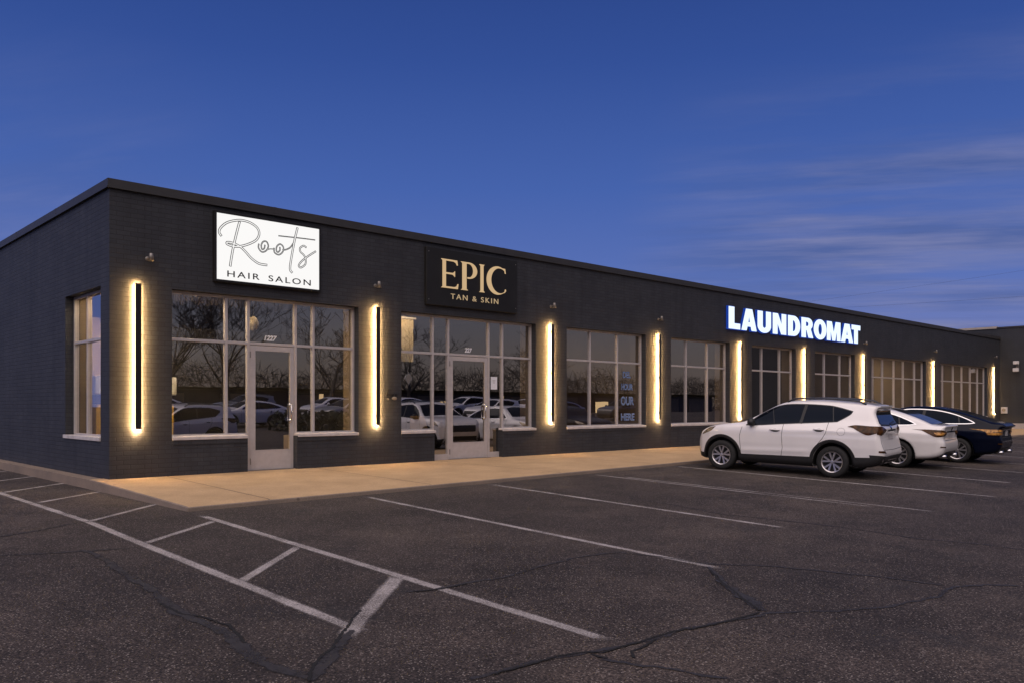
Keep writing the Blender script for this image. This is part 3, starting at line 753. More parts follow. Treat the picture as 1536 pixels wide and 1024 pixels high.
# ------------------------------------------------------------------ wall lights and lamps
PX = [0.53, 5.535, 10.88, 15.495, 20.09, 24.59, 29.555, 37.305, 46.15]
PX[0] = onY(207.4, 520, -.055).x; PX[1] = onY(567, 520, -.055).x; PX[2] = onY(829, 520, -.055).x; PX[3] = onY(990, 520, -.055).x
PX[4] = onY(1112.7, 540, -.055).x; PX[5] = onY(1209, 540, -.055).x; PX[6] = onY(1297.5, 540, -.055).x; PX[7] = onY(1402.3, 550, -.055).x; PX[8] = onY(1492.5, 560, -.055).x
BZ0, BZ1 = 0.85, 3.37
wl = empty('wall_light', (PX[0], 0, BZ0))
L_ = BZ1 - BZ0
put('housing', MB().box(-.052, .052, -.067, -.0515, -.004, L_ + .004), 'black', wl, bevel=.003)
ls_ = MB(); cs_ = [(-.040, -.0514), (-.038, -.0500), (.038, -.0500), (.040, -.0514)]
ls_.v = [(x, y, z) for z in (.008, L_ - .008) for x, y in cs_]; ls_.f = [(0, 1, 2, 3), (7, 6, 5, 4), (0, 4, 5, 1), (1, 5, 6, 2), (2, 6, 7, 3), (3, 7, 4, 0)]
put('light_strip', ls_, 'led', wl)
put('end_light', MB().box(-.030, .030, -.0485, -.0385, -.003, .003), 'ledend', wl)
put('end_light', MB().box(-.030, .030, -.0485, -.0385, L_ - .003, L_ + .003), 'led', wl)
for z in (.2, L_ / 2, L_ - .2): put('bracket', MB().box(-.012, .012, -.0498, .0, z - .02, z + .02), 'black', wl)
LB = ['tall vertical light bar on the corner pier beside the hair salon windows', 'tall vertical light bar between the salon and the tanning shop windows',
      'tall vertical light bar between the tanning shop windows and the window with painted words', 'tall vertical light bar between the window with painted words and the next plain window',
      'vertical light bar under the letter L of the laundromat sign, above the car bonnet', 'vertical light bar under the middle of the laundromat sign',
      'vertical light bar below the last letter of the laundromat sign', 'vertical light bar between the two wide many-paned windows at the far end', 'vertical light bar on the end pier beside the plain dark taller building']
for k, X in enumerate(PX):
    o = wl if k == 0 else copy_tree(wl)
    o.location = (X, 0, BZ0); tag(o, LB[k], 'wall light', 'vertical light bars on the brick piers')

def wall_lamp():
    r = empty('wall_lamp')
    put('backplate', MB().lathe([(.0, 0), (.055, 0), (.055, -.02), (.03, -.03), (0, -.03)], 'y', 20), 'steel', r, smooth=False)
    put('arm', MB().tube([(0, -.02, 0), (.02, -.10, .02), (.03, -.14, .045)], .016, 8), 'steel', r, smooth=True)
    s = MB().lathe([(.0, .125), (.042, .125), (.048, .115), (.078, -.075), (.070, -.075), (.04, .10), (0, .105)], 'z', 24, (0.045, -.16, 0), cap=False)
    put('shade', s, 'steel', r, smooth=True)
    return r
wlp = wall_lamp()
LP = [(228, 392, 'small grey cone wall lamp above the light bar at the building corner'), (570, 431, 'small grey cone wall lamp above the bar between salon and tanning shop'),
      (833, 459, 'small grey cone wall lamp above the bar between the tanning shop and the painted words'), (994, 478, 'small grey cone wall lamp above the bar between the plain windows'),
      (1301, 515, 'small dark wall lamp beside the last letter of the laundromat sign'), (1406, 527, 'small dark wall lamp between the two wide windows'), (1496, 535.5, 'small dark wall lamp on the end pier beside the taller building')]
for k, (px, py, lb) in enumerate(LP):
    o = wlp if k == 0 else copy_tree(wlp)
    p = onY(px, py, -.14); o.location = (p.x - .03, 0, 3.83 if k < 4 else p.z); o.scale = (.66, .66, .66)
    tag(o, lb, 'wall lamp', 'small lamps above the light bars')

# small bracket with pale knob beside the tanning shop window
p = onY(588, 592, -.08); hb = empty('wall_bracket', (p.x, 0, p.z)); tag(hb, 'small dark wall bracket holding a pale knob beside the tanning shop window', 'bracket')
put('plate', MB().box(-.10, .19, -.03, 0, -.02, .035), 'black', hb, bevel=.006)
put('arm', MB().tube([(-.08, -.02, .02), (-.09, -.07, .12), (-.02, -.09, .14)], .012, 8).tube([(.1, -.03, 0), (.05, -.09, -.03), (-.12, -.11, -.08)], .014, 8), 'black', hb, smooth=True)
put('knob', MB().lathe([(0, -.08), (.022, -.07), (.036, -.03), (.034, .02), (.015, .04), (0, .045)], 'x', 16, (.06, -.11, -.07)), 'cream', hb, smooth=True)
put('end_cap', MB().lathe([(0, -.02), (.02, -.015), (.02, .02), (0, .03)], 'x', 14, (-.13, -.11, -.085)), 'cream', hb, smooth=True)

# ------------------------------------------------------------------ signs
SD = 0.09                                     # front faces stand this far off the wall
def sgn(px, py, y=-SD): return onY(px, py, y)
a, b = sgn(324, 316), sgn(482, 341); c = sgn(482, 439)
fb = 0.042
X0, X1 = onY(325.2, 370, -SD).x - fb, onY(478.6, 390, -SD).x + fb; Zt, Zb = (onY(325.2, 319.6, -SD).z + onY(478.4, 343.8, -SD).z) / 2 + fb, (onY(325.8, 419.2, -SD).z + onY(479, 434.8, -SD).z) / 2 - fb
s1 = empty('hair_salon_sign', (X0, 0, Zb)); W1, H1 = X1 - X0, Zt - Zb
tag(s1, 'glowing white hair salon sign in a black frame with thin outlined script lettering', 'sign')
put('cabinet', MB().box(0, W1, -SD + .02, -.001, 0, H1), 'black', s1)
frm = MB(); frm.box(0, W1, -SD - .006, -SD + .0195, H1 - fb, H1); frm.box(0, W1, -SD - .006, -SD + .0195, 0, fb)
frm.box(0, fb, -SD - .006, -SD + .0195, fb, H1 - fb); frm.box(W1 - fb, W1, -SD - .006, -SD + .0195, fb, H1 - fb)
put('frame', frm, 'black', s1, bevel=.004)
put('face', MB().box(fb, W1 - fb, -SD, -SD + .019, fb, H1 - fb), 'signw', s1)

# the script word: centre lines in the sign face (u right, v down, hundredths of the panel as measured), outlined strokes
TLx, TRx = 408, 1145
def sc_pt(u, v):
    p = onY(240 + u / 4.8, 290 + v / 4.8, -SD); return Vector((p.x - X0, p.z - Zb))
# normalise to the face rectangle actually built
qa, qb, qc, qd = sc_pt(408, 142), sc_pt(1145, 258), sc_pt(1148, 695), sc_pt(412, 620)
def face_pt(u, v):
    q = sc_pt(u, v)
    fx_ = (q.x - (qa.x + qd.x) / 2) / ((qb.x + qc.x) / 2 - (qa.x + qd.x) / 2)
    fz_ = (q.y - (qd.y + qc.y) / 2) / ((qa.y + qb.y) / 2 - (qd.y + qc.y) / 2)
    return Vector((fb + fx_ * (W1 - 2 * fb), fb + fz_ * (H1 - 2 * fb)))
def spline(P, n=10):
    out = []; P = [P[0]] + P + [P[-1]]
    for i in range(1, len(P) - 2):
        for k in range(n):
            t = k / n; a, b, c, d = P[i - 1], P[i], P[i + 1], P[i + 2]
            out.append(0.5 * ((2 * b) + (c - a) * t + (2 * a - 5 * b + 4 * c - d) * t * t + (3 * b - a - 3 * c + d) * t ** 3))
    out.append(P[-2]); return out
def stroke(mb, pts, wd, y, cap=True):
    n = len(pts); base = len(mb.v)
    for i, p in enumerate(pts):
        t = (pts[min(i + 1, n - 1)] - pts[max(i - 1, 0)]); t = t.normalized() if t.length > 1e-9 else Vector((1, 0)); nr = Vector((-t.y, t.x))
        q = p
        if cap and i == 0: q = p - t * wd * .35
        if cap and i == n - 1: q = p + t * wd * .35
        for s_ in (1, -1): mb.v.append((q.x + nr.x * wd / 2 * s_, y, q.y + nr.y * wd / 2 * s_))
    for i in range(n - 1): mb.f.append((base + 2 * i, base + 2 * i + 1, base + 2 * i + 3, base + 2 * i + 2))
strokes = [
    ([(440, 305), (427, 282), (436, 252), (478, 216), (535, 199), (595, 197), (655, 216), (702, 252), (715, 296), (694, 338), (642, 366), (575, 384), (520, 381), (484, 366), (488, 354), (530, 362), (580, 388), (618, 424), (660, 470), (712, 507), (768, 518)], .046),
    ([(573, 210), (552, 290), (531, 380), (516, 460), (507, 522)], .048),
    ([(712, 368), (711, 396), (735, 424), (766, 414), (781, 382), (768, 350), (744, 350), (730, 376), (736, 404), (752, 398), (756, 376)], .030),
    ([(772, 408), (796, 402), (820, 404)], .022),
    ([(822, 398), (826, 428), (856, 444), (884, 424), (889, 390), (868, 368), (845, 380), (838, 408), (848, 426), (864, 412), (864, 392)], .030),
    ([(886, 410), (912, 406), (940, 390), (962, 360)], .030),
    ([(990, 254), (972, 330), (955, 420), (940, 510), (938, 552), (950, 570)], .046),
    ([(856, 308), (950, 318), (1040, 328), (1116, 338)], .024),
    ([(1052, 390), (1034, 380), (1010, 396), (1012, 422), (1036, 446), (1050, 478), (1046, 514), (1016, 536), (1000, 524), (1016, 496), (1062, 458), (1120, 421)], .038)]
o1, o2 = MB(), MB()
for k, (L, wd) in enumerate(strokes):
    pp = spline([face_pt(*q) for q in L])
    stroke(o1, pp, wd, -SD - .0010 - .00005 * k); stroke(o2, pp, wd - .026, -SD - .0022 - .00005 * k)
put('script_outline', o1, 'ink', s1); put('script_inside', o2, 'signw', s1)
for wd_, ua, ub in (('HAIR', 485, 718), ('SALON', 782, 1086)):
    va = 588 + (ua - 485) * .0865; pa, pb = face_pt(ua, va), face_pt(ub, va + (ub - ua) * .0865)
    put('lettering', text_mesh('lettering', wd_, .162, .004, .0012, 1.28, 0, y=0, width=(pb.x - pa.x)), 'ink', s1).location = ((pa.x + pb.x) / 2, -SD - .003, fb + .066)

# black tanning shop sign
E0, E1 = onY(640, 415, -SD).x, onY(776, 430, -SD).x; Et, Eb = (onY(640, 370.5, -SD).z + onY(776, 391, -SD).z) / 2, (onY(640, 457.5, -SD).z + onY(776, 469.5, -SD).z) / 2
s2 = empty('tanning_sign', (E0, 0, Eb)); tag(s2, 'black panel sign with gold capital letters and the words tan and skin', 'sign')
put('panel', MB().box(0, E1 - E0, -SD, -.001, 0, Et - Eb), 'blackp', s2, bevel=.008)
def arc(cx, cy, rx, ry, a0, a1, n=22): return [(cx + rx * math.cos(R(a0 + (a1 - a0) * i / n)), cy + ry * math.sin(R(a0 + (a1 - a0) * i / n))) for i in range(n + 1)]
G = {}
G['E'] = [[(0, 0), (.04, .02), (.09, .05), (.09, .95), (.04, .98), (0, 1), (.93, 1), (.97, .83), (.93, .83), (.86, .915), (.72, .95), (.27, .95), (.27, .545), (.66, .545), (.74, .57), (.80, .615), (.80, .415), (.74, .46), (.66, .49), (.27, .49), (.27, .055), (.76, .055), (.90, .09), (.97, .18), (1.0, .17), (.97, 0)]]
G['P'] = [[(0, 0), (.05, .02), (.10, .05), (.10, .95), (.05, .98), (0, 1), (.48, 1)] + arc(.50, .71, .50, .29, 88, -90) + [(.42, .42), (.40, .47), (.50, .475)] + [] + [(.52, .475)] + arc(.50, .71, .265, .24, -80, 85)[0:] + [(.36, .95), (.34, .94), (.34, .05), (.39, .02), (.44, 0)]]
G['I'] = [[(0, 0), (.12, .025), (.24, .06), (.24, .94), (.12, .975), (0, 1), (1, 1), (.88, .975), (.76, .94), (.76, .06), (.88, .025), (1, 0)]]
co_ = arc(.56, .5, .56, .52, 40, 318, 40); ci_ = arc(.66, .5, .45, .455, 316, 42, 40)
G['C'] = [co_ + [(.985, .0), (.97, .19), (.945, .19)] + ci_ + [(.945, .80), (.985, .80), (.985, .99)][::1] + []]
G['C'] = [[(.95, .965)] + arc(.56, .5, .56, .52, 66, 300, 44) + [(.93, .075), (1.0, .145), (.985, .205), (.955, .205)] + arc(.68, .5, .46, .46, 304, 58, 44) + [(.955, .79), (.985, .79)]]
for ch, u0, u1, vt, vb in (('E', 302, 490, 348, 660), ('P', 518, 696, 381, 683), ('I', 722, 779, 411, 706), ('C', 803, 1013, 432, 738)):
    pl, pr = onY(620 + u0 / 7.317, 340 + (vt + vb) / 2 / 7.317, -SD), onY(620 + u1 / 7.317, 340 + (vt + vb) / 2 / 7.317, -SD)
    um = (u0 + u1) / 2; zt_, zb_ = onY(620 + u0 / 7.317, 340 + vt / 7.317, -SD).z, onY(620 + u0 / 7.317, 340 + vb / 7.317, -SD).z
    zt_, zb_ = 4.615, 3.955
    wd = pr.x - pl.x
    polys = [[(x * wd, z * (zt_ - zb_)) for x, z in pl_] for pl_ in G[ch]]
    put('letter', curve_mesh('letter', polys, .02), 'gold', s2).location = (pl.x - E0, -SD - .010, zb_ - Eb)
pa, pb = onY(620 + 410 / 7.317, 340 + 765 / 7.317, -SD), onY(620 + 930 / 7.317, 340 + 820 / 7.317, -SD)
t = text_mesh('small_lettering', 'TAN & SKIN', .178, .012, -.001, 1.3, 0, y=0, width=pb.x - pa.x)
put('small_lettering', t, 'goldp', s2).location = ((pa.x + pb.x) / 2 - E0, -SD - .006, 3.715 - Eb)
sc_ = MB()
for x, z in ((.06, .12), (E1 - E0 - .06, .12), (.06, Et - Eb - .1), (E1 - E0 - .06, Et - Eb - .1)): sc_.lathe([(.012, -SD - .004), (.012, -SD + .002)], 'y', 10, (x, 0, z))
put('screw', sc_, 'steel', s2)

# laundromat channel letters
Zl0, Zl1 = 3.785, 4.515
lr = empty('laundromat_sign', (19.2, 0, Zl0)); tag(lr, 'row of glowing white channel letters with blue sides reading LAUNDROMAT', 'sign')
K = {}
K['L'] = [[(0, 0), (1, 0), (1, .26), (.48, .26), (.48, 1), (0, 1)]]
K['A'] = [[(0, 0), (.33, 0), (.385, .19), (.615, .19), (.67, 0), (1, 0), (.70, 1), (.30, 1)], [(.44, .39), (.56, .39), (.5, .70)]]
K['U'] = [[(0, 1), (0, .32)] + arc(.5, .32, .5, .34, 180, 360, 24) + [(1, 1), (.63, 1), (.63, .33)] + arc(.5, .33, .13, .115, 0, -180, 14) + [(.37, 1)]]
K['N'] = [[(0, 0), (.34, 0), (.34, .55), (.63, 0), (1, 0), (1, 1), (.66, 1), (.66, .45), (.37, 1), (0, 1)]]
K['D'] = [[(0, 0), (.45, 0)] + arc(.45, .5, .55, .5, -90, 90, 24) + [(0, 1)], [(.38, .23), (.45, .23)] + arc(.45, .5, .17, .27, -90, 90, 14) + [(.38, .77)]]
K['R'] = [[(0, 0), (.37, 0), (.37, .38), (.44, .38), (.62, 0), (1.02, 0), (.80, .44)] + arc(.55, .70, .42, .30, -50, 90, 18) + [(0, 1)], [(.37, .58), (.5, .58)] + arc(.50, .69, .11, .11, -90, 90, 12) + [(.37, .80)]]
K['O'] = [arc(.5, .5, .5, .52, 0, 355, 40), arc(.5, .5, .15, .29, 0, 345, 24)]
K['M'] = [[(0, 0), (.26, 0), (.26, .58), (.40, 0), (.60, 0), (.74, .58), (.74, 0), (1, 0), (1, 1), (.65, 1), (.5, .40), (.35, 1), (0, 1)]]
K['T'] = [[(.29, 0), (.71, 0), (.71, .74), (1, .74), (1, 1), (0, 1), (0, .74), (.29, .74)]]
pos = [('L', 150, 258), ('A', 272, 416), ('U', 427, 554), ('N', 573, 700), ('D', 719, 834), ('R', 848, 957), ('O', 966, 1086), ('M', 1092, 1221), ('A', 1227, 1341), ('T', 1329, 1411)]
for ch, u0, u1 in pos:
    x0 = onY(1070 + u0 / 6.4, 490, -.115).x; x1 = onY(1070 + u1 / 6.4, 490, -.115).x; wd = x1 - x0; hh = Zl1 - Zl0
    g_ = empty('letter', (x0 - 19.2, 0, 0), lr)
    polys = [[(x * wd, z * hh) for x, z in p_] for p_ in K[ch]]
    put('return', curve_mesh('return', polys, .08, offset=.020, y=-.063), 'ldside', g_)
    put('face', curve_mesh('face', polys, .014, y=-.111), 'ldface', g_)

# ------------------------------------------------------------------ notices on the glass
def on_glass(px, py): p = onY(px, py, RC - .006); return p
p = on_glass(741, 574); n_ = empty('paper_notice', (p.x, RC - .001, p.z)); tag(n_, 'white paper notice taped to the narrow glass beside the tanning shop door handle', 'notice')
put('sheet', MB().box(-.108, .108, -.003, -.001, -.155, .155), 'paper', n_)
tl_ = MB()
for k, z in enumerate((.06, .03, .0)): tl_.box(-.05 + .01 * k, .05 - .01 * k, -.0042, -.0032, z, z + .008)
put('print', tl_, 'steel', n_)
p = on_glass(613, 567.5); dc = empty('diamond_sticker', (p.x, RC - .001, p.z)); tag(dc, 'silver diamond shaped sticker on the glass below the vertical blind', 'sticker')
dd = lambda r, rz, y: [(0, y, -rz), (r, y, 0), (r * .5, y, rz * .62), (0, y, rz), (-r * .5, y, rz * .62), (-r, y, 0)]
def plate6(r, rz, y0, y1):
    mb = MB(); A = dd(r, rz, y0); B = dd(r, rz, y1); mb.v = A + B; mb.f = [tuple(range(6)), tuple(range(11, 5, -1))] + [(i, i + 6, (i + 1) % 6 + 6, (i + 1) % 6) for i in range(6)]; return mb
put('border', plate6(.115, .15, -.004, -.001), 'chrome', dc); put('field', plate6(.085, .115, -.006, -.0042), 'steel', dc)
p = on_glass(941, 592); wt = empty('window_writing', (onY(941, 592, RC - .006).x, RC - .001, 0)); tag(wt, 'hand-painted blue and white words on one pane of a plain window', 'window writing')
zs = [onY(941, y, RC).z for y in (566, 584, 606.5, 629.5)]
for k, (tx, sz, wd) in enumerate((('DEL', .22, .36), ('HOUR', .22, .52), ('OUR', .30, .60), ('HERE', .25, .62))):
    put('painted_word', text_mesh('painted_word', tx, sz * 1.12, .002, .010, 1.0, 0, width=wd), 'winpaint2' if k > 1 else 'winpaint', wt).location = (-.02 + .015 * k, -.0015, zs[k])
    put('painted_word', text_mesh('painted_word', tx, sz, .002, -.004, 1.0, 0, width=wd), 'winpaint' if k > 1 else 'winpaint2', wt).location = (-.02 + .015 * k, -.0035, zs[k])

# ------------------------------------------------------------------ inside the shops
bl = empty('vertical_blind', (6.62, 1.0, 0)); tag(bl, 'pale vertical blind hanging behind the upper tanning shop window', 'blind')
for k in range(9):
    q = MB(); q.box(-.05, .05, -.002, .002, 2.3, 3.3); o = put('slat', q, 'fabric', bl); o.location = (-.40 + .11 * k, 0, 0); o.rotation_euler = (0, 0, R(-24 + 3 * math.sin(k * 2.1)))
put('rail', MB().box(-.5, .6, -.03, .03, 3.30, 3.35), 'alu', bl)
wb = empty('wooden_board', (7.32, .95, 0)); tag(wb, 'light wooden board leaning inside the narrow glass beside the tanning shop door', 'board')
q = MB(); i = 0
prof = [(-.26, .0), (.24, .0), (.24, .72), (.12, 1.02), (-.02, 1.02), (-.26, 1.02)]
q.v = [(x, 0, z) for x, z in prof] + [(x, .05, z) for x, z in prof]; nq = len(prof)
q.f = [tuple(range(nq)), tuple(range(2 * nq - 1, nq - 1, -1))] + [(k, k + nq, (k + 1) % nq + nq, (k + 1) % nq) for k in range(nq)]
put('panel', q, 'wood', wb, bevel=.006); put('foot', MB().box(-.28, .26, -.06, .11, -.004, .03), 'black', wb)
pd = empty('pendant_lamp', (3.25, 1.3, 2.95)); tag(pd, 'glass globe pendant lamp behind the number over the salon door', 'pendant lamp')
put('globe', MB().lathe([(.02, .17), (.07, .12), (.11, .04), (.11, -.04), (.07, -.12), (.02, -.15)], 'z', 20), 'cream', pd, smooth=True); put('cord', MB().tube([(0, 0, .17), (0, 0, .66)], .012, 6), 'black', pd)
cb = empty('yellow_cabinet', (1.15, 2.7, 0)); tag(cb, 'yellow cabinet with white top seen through the side window', 'cabinet')
put('body', MB().box(-.62, .9, -.25, .25, .50, 1.29), 'yellow', cb, bevel=.01); put('shelf', MB().box(-.62, .9, -.26, .25, 1.293, 1.47), 'intd', cb); put('top', MB().box(-.66, .95, -.3, .28, 1.473, 1.85), 'machine', cb, bevel=.03); put('base', MB().box(-.6, .88, -.22, .22, -.004, .499), 'machine', cb)
cu2 = empty('curtain', (0.62, 1.75, 0)); tag(cu2, 'tan curtain hanging inside the side window', 'curtain')
q = MB(); n = 26; pts_ = [(.05 * math.sin(k * 1.9), -.35 + .7 * k / n) for k in range(n + 1)]
q.v = [(x, y, z) for x, y in pts_ for z in (.05, 3.3)]; q.f = [(2 * k, 2 * k + 2, 2 * k + 3, 2 * k + 1) for k in range(n)]
put('cloth', q, 'fabric', cu2, smooth=True); put('rod', MB().tube([(0, -.45, 3.33), (0, .45, 3.33)], .015, 8), 'steel', cu2)
# ------------------------------------------------------------------ cars: distance fields meshed with surface nets
def sd_poly(px, pz, poly):
    d = np.full(px.shape, 1e9); s = np.ones(px.shape); n = len(poly)
    for i in range(n):
        ax, az = poly[i]; bx, bz = poly[i - 1]
        ex, ez = bx - ax, bz - az; wx, wz = px - ax, pz - az
        t = np.clip((wx * ex + wz * ez) / (ex * ex + ez * ez + 1e-12), 0, 1)
        dx, dz = wx - ex * t, wz - ez * t
        d = np.minimum(d, dx * dx + dz * dz)
        c1, c2, c3 = pz >= az, pz < bz, ex * wz > ez * wx
        s = np.where((c1 & c2 & c3) | (~c1 & ~c2 & ~c3), -s, s)
    return s * np.sqrt(d)

def smin(a, b, k):
    h = np.clip(.5 + .5 * (b - a) / k, 0, 1); return b * (1 - h) + a * h - k * h * (1 - h)
def smax(a, b, k): return -smin(-a, -b, k)

def smooth_loop(P, n=6, keep=()):
    """closed Catmull-Rom loop; indices in keep stay sharp"""
    out = []; L = len(P)
    for i in range(L):
        a, b, c, d = P[i - 1], P[i], P[(i + 1) % L], P[(i + 2) % L]
        if i in keep: a = (2 * b[0] - c[0], 2 * b[1] - c[1])
        if (i + 1) % L in keep: d = (2 * c[0] - b[0], 2 * c[1] - b[1])
        for k in range(n):
            t = k / n
            out.append(tuple(.5 * (2 * b[j] + (c[j] - a[j]) * t + (2 * a[j] - 5 * b[j] + 4 * c[j] - d[j]) * t * t + (3 * b[j] - a[j] - 3 * c[j] + d[j]) * t ** 3) for j in (0, 1)))
    return out

def nets(Fv, org, h):
    S = Fv < 0; nx, ny, nz = Fv.shape
    acc = np.zeros((nx - 1, ny - 1, nz - 1, 3)); cnt = np.zeros((nx - 1, ny - 1, nz - 1))
    cor = [(i, j, k) for i in (0, 1) for j in (0, 1) for k in (0, 1)]
    sl_ = lambda c: tuple(slice(o, o + n - 1) for o, n in zip(c, (nx, ny, nz)))
    for a in cor:
        for ax in range(3):
            if a[ax]: continue
            b = list(a); b[ax] = 1; b = tuple(b)
            fa, fb_ = Fv[sl_(a)], Fv[sl_(b)]; m = (fa < 0) != (fb_ < 0)
            t = np.where(m, fa / np.where(m, fa - fb_, 1), 0)
            p = np.zeros(fa.shape + (3,)); p[..., 0], p[..., 1], p[..., 2] = a; p[..., ax] += t
            acc += p * m[..., None]; cnt += m
    act = cnt > 0; idx = -np.ones(act.shape, int); idx[act] = np.arange(act.sum())
    pos = acc[act] / cnt[act][:, None] + np.argwhere(act)
    V = pos * h + np.array(org); Q = []
    for ax in range(3):
        o1, o2 = [(1, 2), (2, 0), (0, 1)][ax]
        A = S[tuple(slice(0, n - 1) if i == ax else slice(1, n - 1) for i, n in enumerate((nx, ny, nz)))]
        B = S[tuple(slice(1, n) if i == ax else slice(1, n - 1) for i, n in enumerate((nx, ny, nz)))]
        for flip in (False, True):
            W = np.argwhere((A & ~B) if not flip else (~A & B))
            if not len(W): continue
            base = W.copy(); base[:, o1] += 1; base[:, o2] += 1
            def cid(d1, d2):
                q = base.copy(); q[:, o1] += d1 - 1; q[:, o2] += d2 - 1; return idx[q[:, 0], q[:, 1], q[:, 2]]
            q = np.stack([cid(0, 0), cid(1, 0), cid(1, 1), cid(0, 1)], 1)
            Q.append(q[:, ::-1] if flip else q)
    return V, np.concatenate(Q)

def interp(x, pts):
    return np.interp(x, [p[0] for p in pts], [p[1] for p in pts])

class Car:
    """builds one car; x forward from the rear axle, y to the left, z up from the ground"""
    def __init__(s, name, sp, mat, h=0.018):
        s.sp = sp; s.root = empty(name)
        if sp.get('longer'):
            k_ = sp.pop('longer'); st = lambda x: x + (k_ * .8 * (x - 2.3) / .65 if x > 2.3 else k_ * (x + .45) / .4 if x < -.45 else 0)
            for key in ('lower', 'plan', 'cabin', 'cplan'): sp[key] = [(st(a), b) for a, b in sp[key]]
        x0, x1 = min(p[0] for p in sp['lower']) - .1, max(p[0] for p in sp['lower']) + .1
        Wm = sp['W'] / 2 + .08; zt = max(p[1] for p in sp['cabin']) + .1
        X = np.arange(x0, x1, h); Y = np.arange(-Wm, Wm + h, h); Z = np.arange(.10, zt, h)
        gx_, gz_ = np.meshgrid(X, Z, indexing='ij')
        lo = sd_poly(gx_, gz_, smooth_loop(sp['lower'], 6, sp.get('lkeep', ())))[:, None, :]
        ca = sd_poly(gx_, gz_, smooth_loop(sp['cabin'], 6, sp.get('ckeep', ())))[:, None, :]
        ay = np.abs(Y)[None, :, None]
        wl_ = (interp(X, sp['plan'])[:, None] * interp(Z, sp['sect'])[None, :])[:, None, :] * sp['W'] / 2
        wc_ = (interp(X, sp['cplan'])[:, None] * interp(Z, sp['csect'])[None, :])[:, None, :]
        d = smax(lo, ay - wl_, sp.get('k1', .10)); c = smax(ca, ay - wc_, sp.get('k2', .09))
        d = smin(d, c, sp.get('ku', .05))
        # crease under the shoulder
        gx3, gz3 = X[:, None, None], Z[None, None, :]
        for cr_ in sp.get('creases', ()):
            zc = interp(X, cr_['line'])[:, None, None]; am = interp(X, cr_['amp'])[:, None, None]
            d = d - am * np.exp(-((gz3 - zc) / cr_['w']) ** 2) * np.where(np.abs(Y)[None, :, None] > .4, 1, 0)
        for xw in (0.0, sp['wb']):
            cyl = np.hypot(gx3 - xw, gz3 - sp['rw']) - sp['ra']
            d = smax(d, -np.maximum(np.broadcast_to(cyl, d.shape), .48 - np.abs(Y)[None, :, None]), .012)
        V, Q = nets(d, (X[0], Y[0], Z[0]), h)
        me = bpy.data.meshes.new('body'); me.from_pydata(V.tolist(), [], Q.tolist())
        bm = bmesh.new(); bm.from_mesh(me); bmesh.ops.recalc_face_normals(bm, faces=bm.faces)
        for _ in range(4): bmesh.ops.smooth_vert(bm, verts=bm.verts, factor=.5, use_axis_x=True, use_axis_y=True, use_axis_z=True)
        s.bvh = BVHTree.FromBMesh(bm); bm.to_mesh(me); bm.free()
        s.body = put('body', me, mat, s.root, smooth=True)
    def hit(s, u, v, mode, off):
        if mode in ('L', 'R'):
            sg = 1 if mode == 'L' else -1; o = Vector((u, 3 * sg, v)); dr = Vector((0, -sg, 0))
        elif mode == 'B': o = Vector((-5, u, v)); dr = Vector((1, 0, 0))
        elif mode == 'F': o = Vector((9, u, v)); dr = Vector((-1, 0, 0))
        else: o = Vector((u, v, 4)); dr = Vector((0, 0, -1))
        p, n, i, dist = s.bvh.ray_cast(o, dr)
        if p is None: return None
        return p + (n if n.dot(dr) < 0 else -n) * off
    def panel(s, mb, poly, mode='L', off=.004, g=.03, depth=.012):
        """a sheet cut to POLY (in side, rear, front or top view), laid on the body and turned back at its rim"""
        bm = bmesh.new()
        vs = [bm.verts.new((p[0], p[1], 0)) for p in poly]; bm.faces.new(vs)
        us_ = [p[0] for p in poly]; ws_ = [p[1] for p in poly]
        for ax, (a, b) in enumerate(((min(us_), max(us_)), (min(ws_), max(ws_)))):
            n = int((b - a) / g)
            for k in range(1, n + 1):
                t = a + (b - a) * k / (n + 1); co = Vector((t, 0, 0)) if ax == 0 else Vector((0, t, 0)); no = Vector((1, 0, 0)) if ax == 0 else Vector((0, 1, 0))
                bmesh.ops.bisect_plane(bm, geom=bm.verts[:] + bm.edges[:] + bm.faces[:], plane_co=co, plane_no=no, dist=1e-5)
        bm.verts.ensure_lookup_table(); bm.verts.index_update()
        base = len(mb.v); ok = []; last = None
        for v in bm.verts:
            p = s.hit(v.co.x, v.co.y, mode, off)
            ok.append(p)
        good = [(v.co.copy(), p) for v, p in zip(bm.verts, ok) if p is not None]
        for v, p in zip(bm.verts, ok):
            if p is None and good:
                nb_ = min(good, key=lambda q: (q[0] - v.co).length)[1]; p = Vector(nb_)
            mb.v.append(tuple(p) if p is not None else (0, 0, 0.5))
        for f in bm.faces: mb.f.append(tuple(base + v.index for v in f.verts))
        bm.free(); return mb
    def strip(s, mb, pts, wd, mode='L', off=.005):
        P = [Vector(p) for p in pts]; path = []
        for a, b in zip(P[:-1], P[1:]):
            n = max(1, int((b - a).length / .03))
            path += [a.lerp(b, k / n) for k in range(n)]
        path.append(P[-1]); base = len(mb.v); cnt = 0
        for i, p in enumerate(path):
            t = (path[min(i + 1, len(path) - 1)] - path[max(i - 1, 0)]).normalized(); nr = Vector((-t.y, t.x))
            A, B = (s.hit(*(p + nr * wd / 2), mode, off), s.hit(*(p - nr * wd / 2), mode, off))
            if A is None or B is None: continue
            mb.v += [tuple(A), tuple(B)]; cnt += 1
        for i in range(cnt - 1): mb.f.append((base + 2 * i, base + 2 * i + 1, base + 2 * i + 3, base + 2 * i + 2))
        return mb
    def add(s, name, mb, mat, parent=None, smooth=True):
        me = mb.mesh(name); return put(name, me, mat, parent or s.root, smooth)
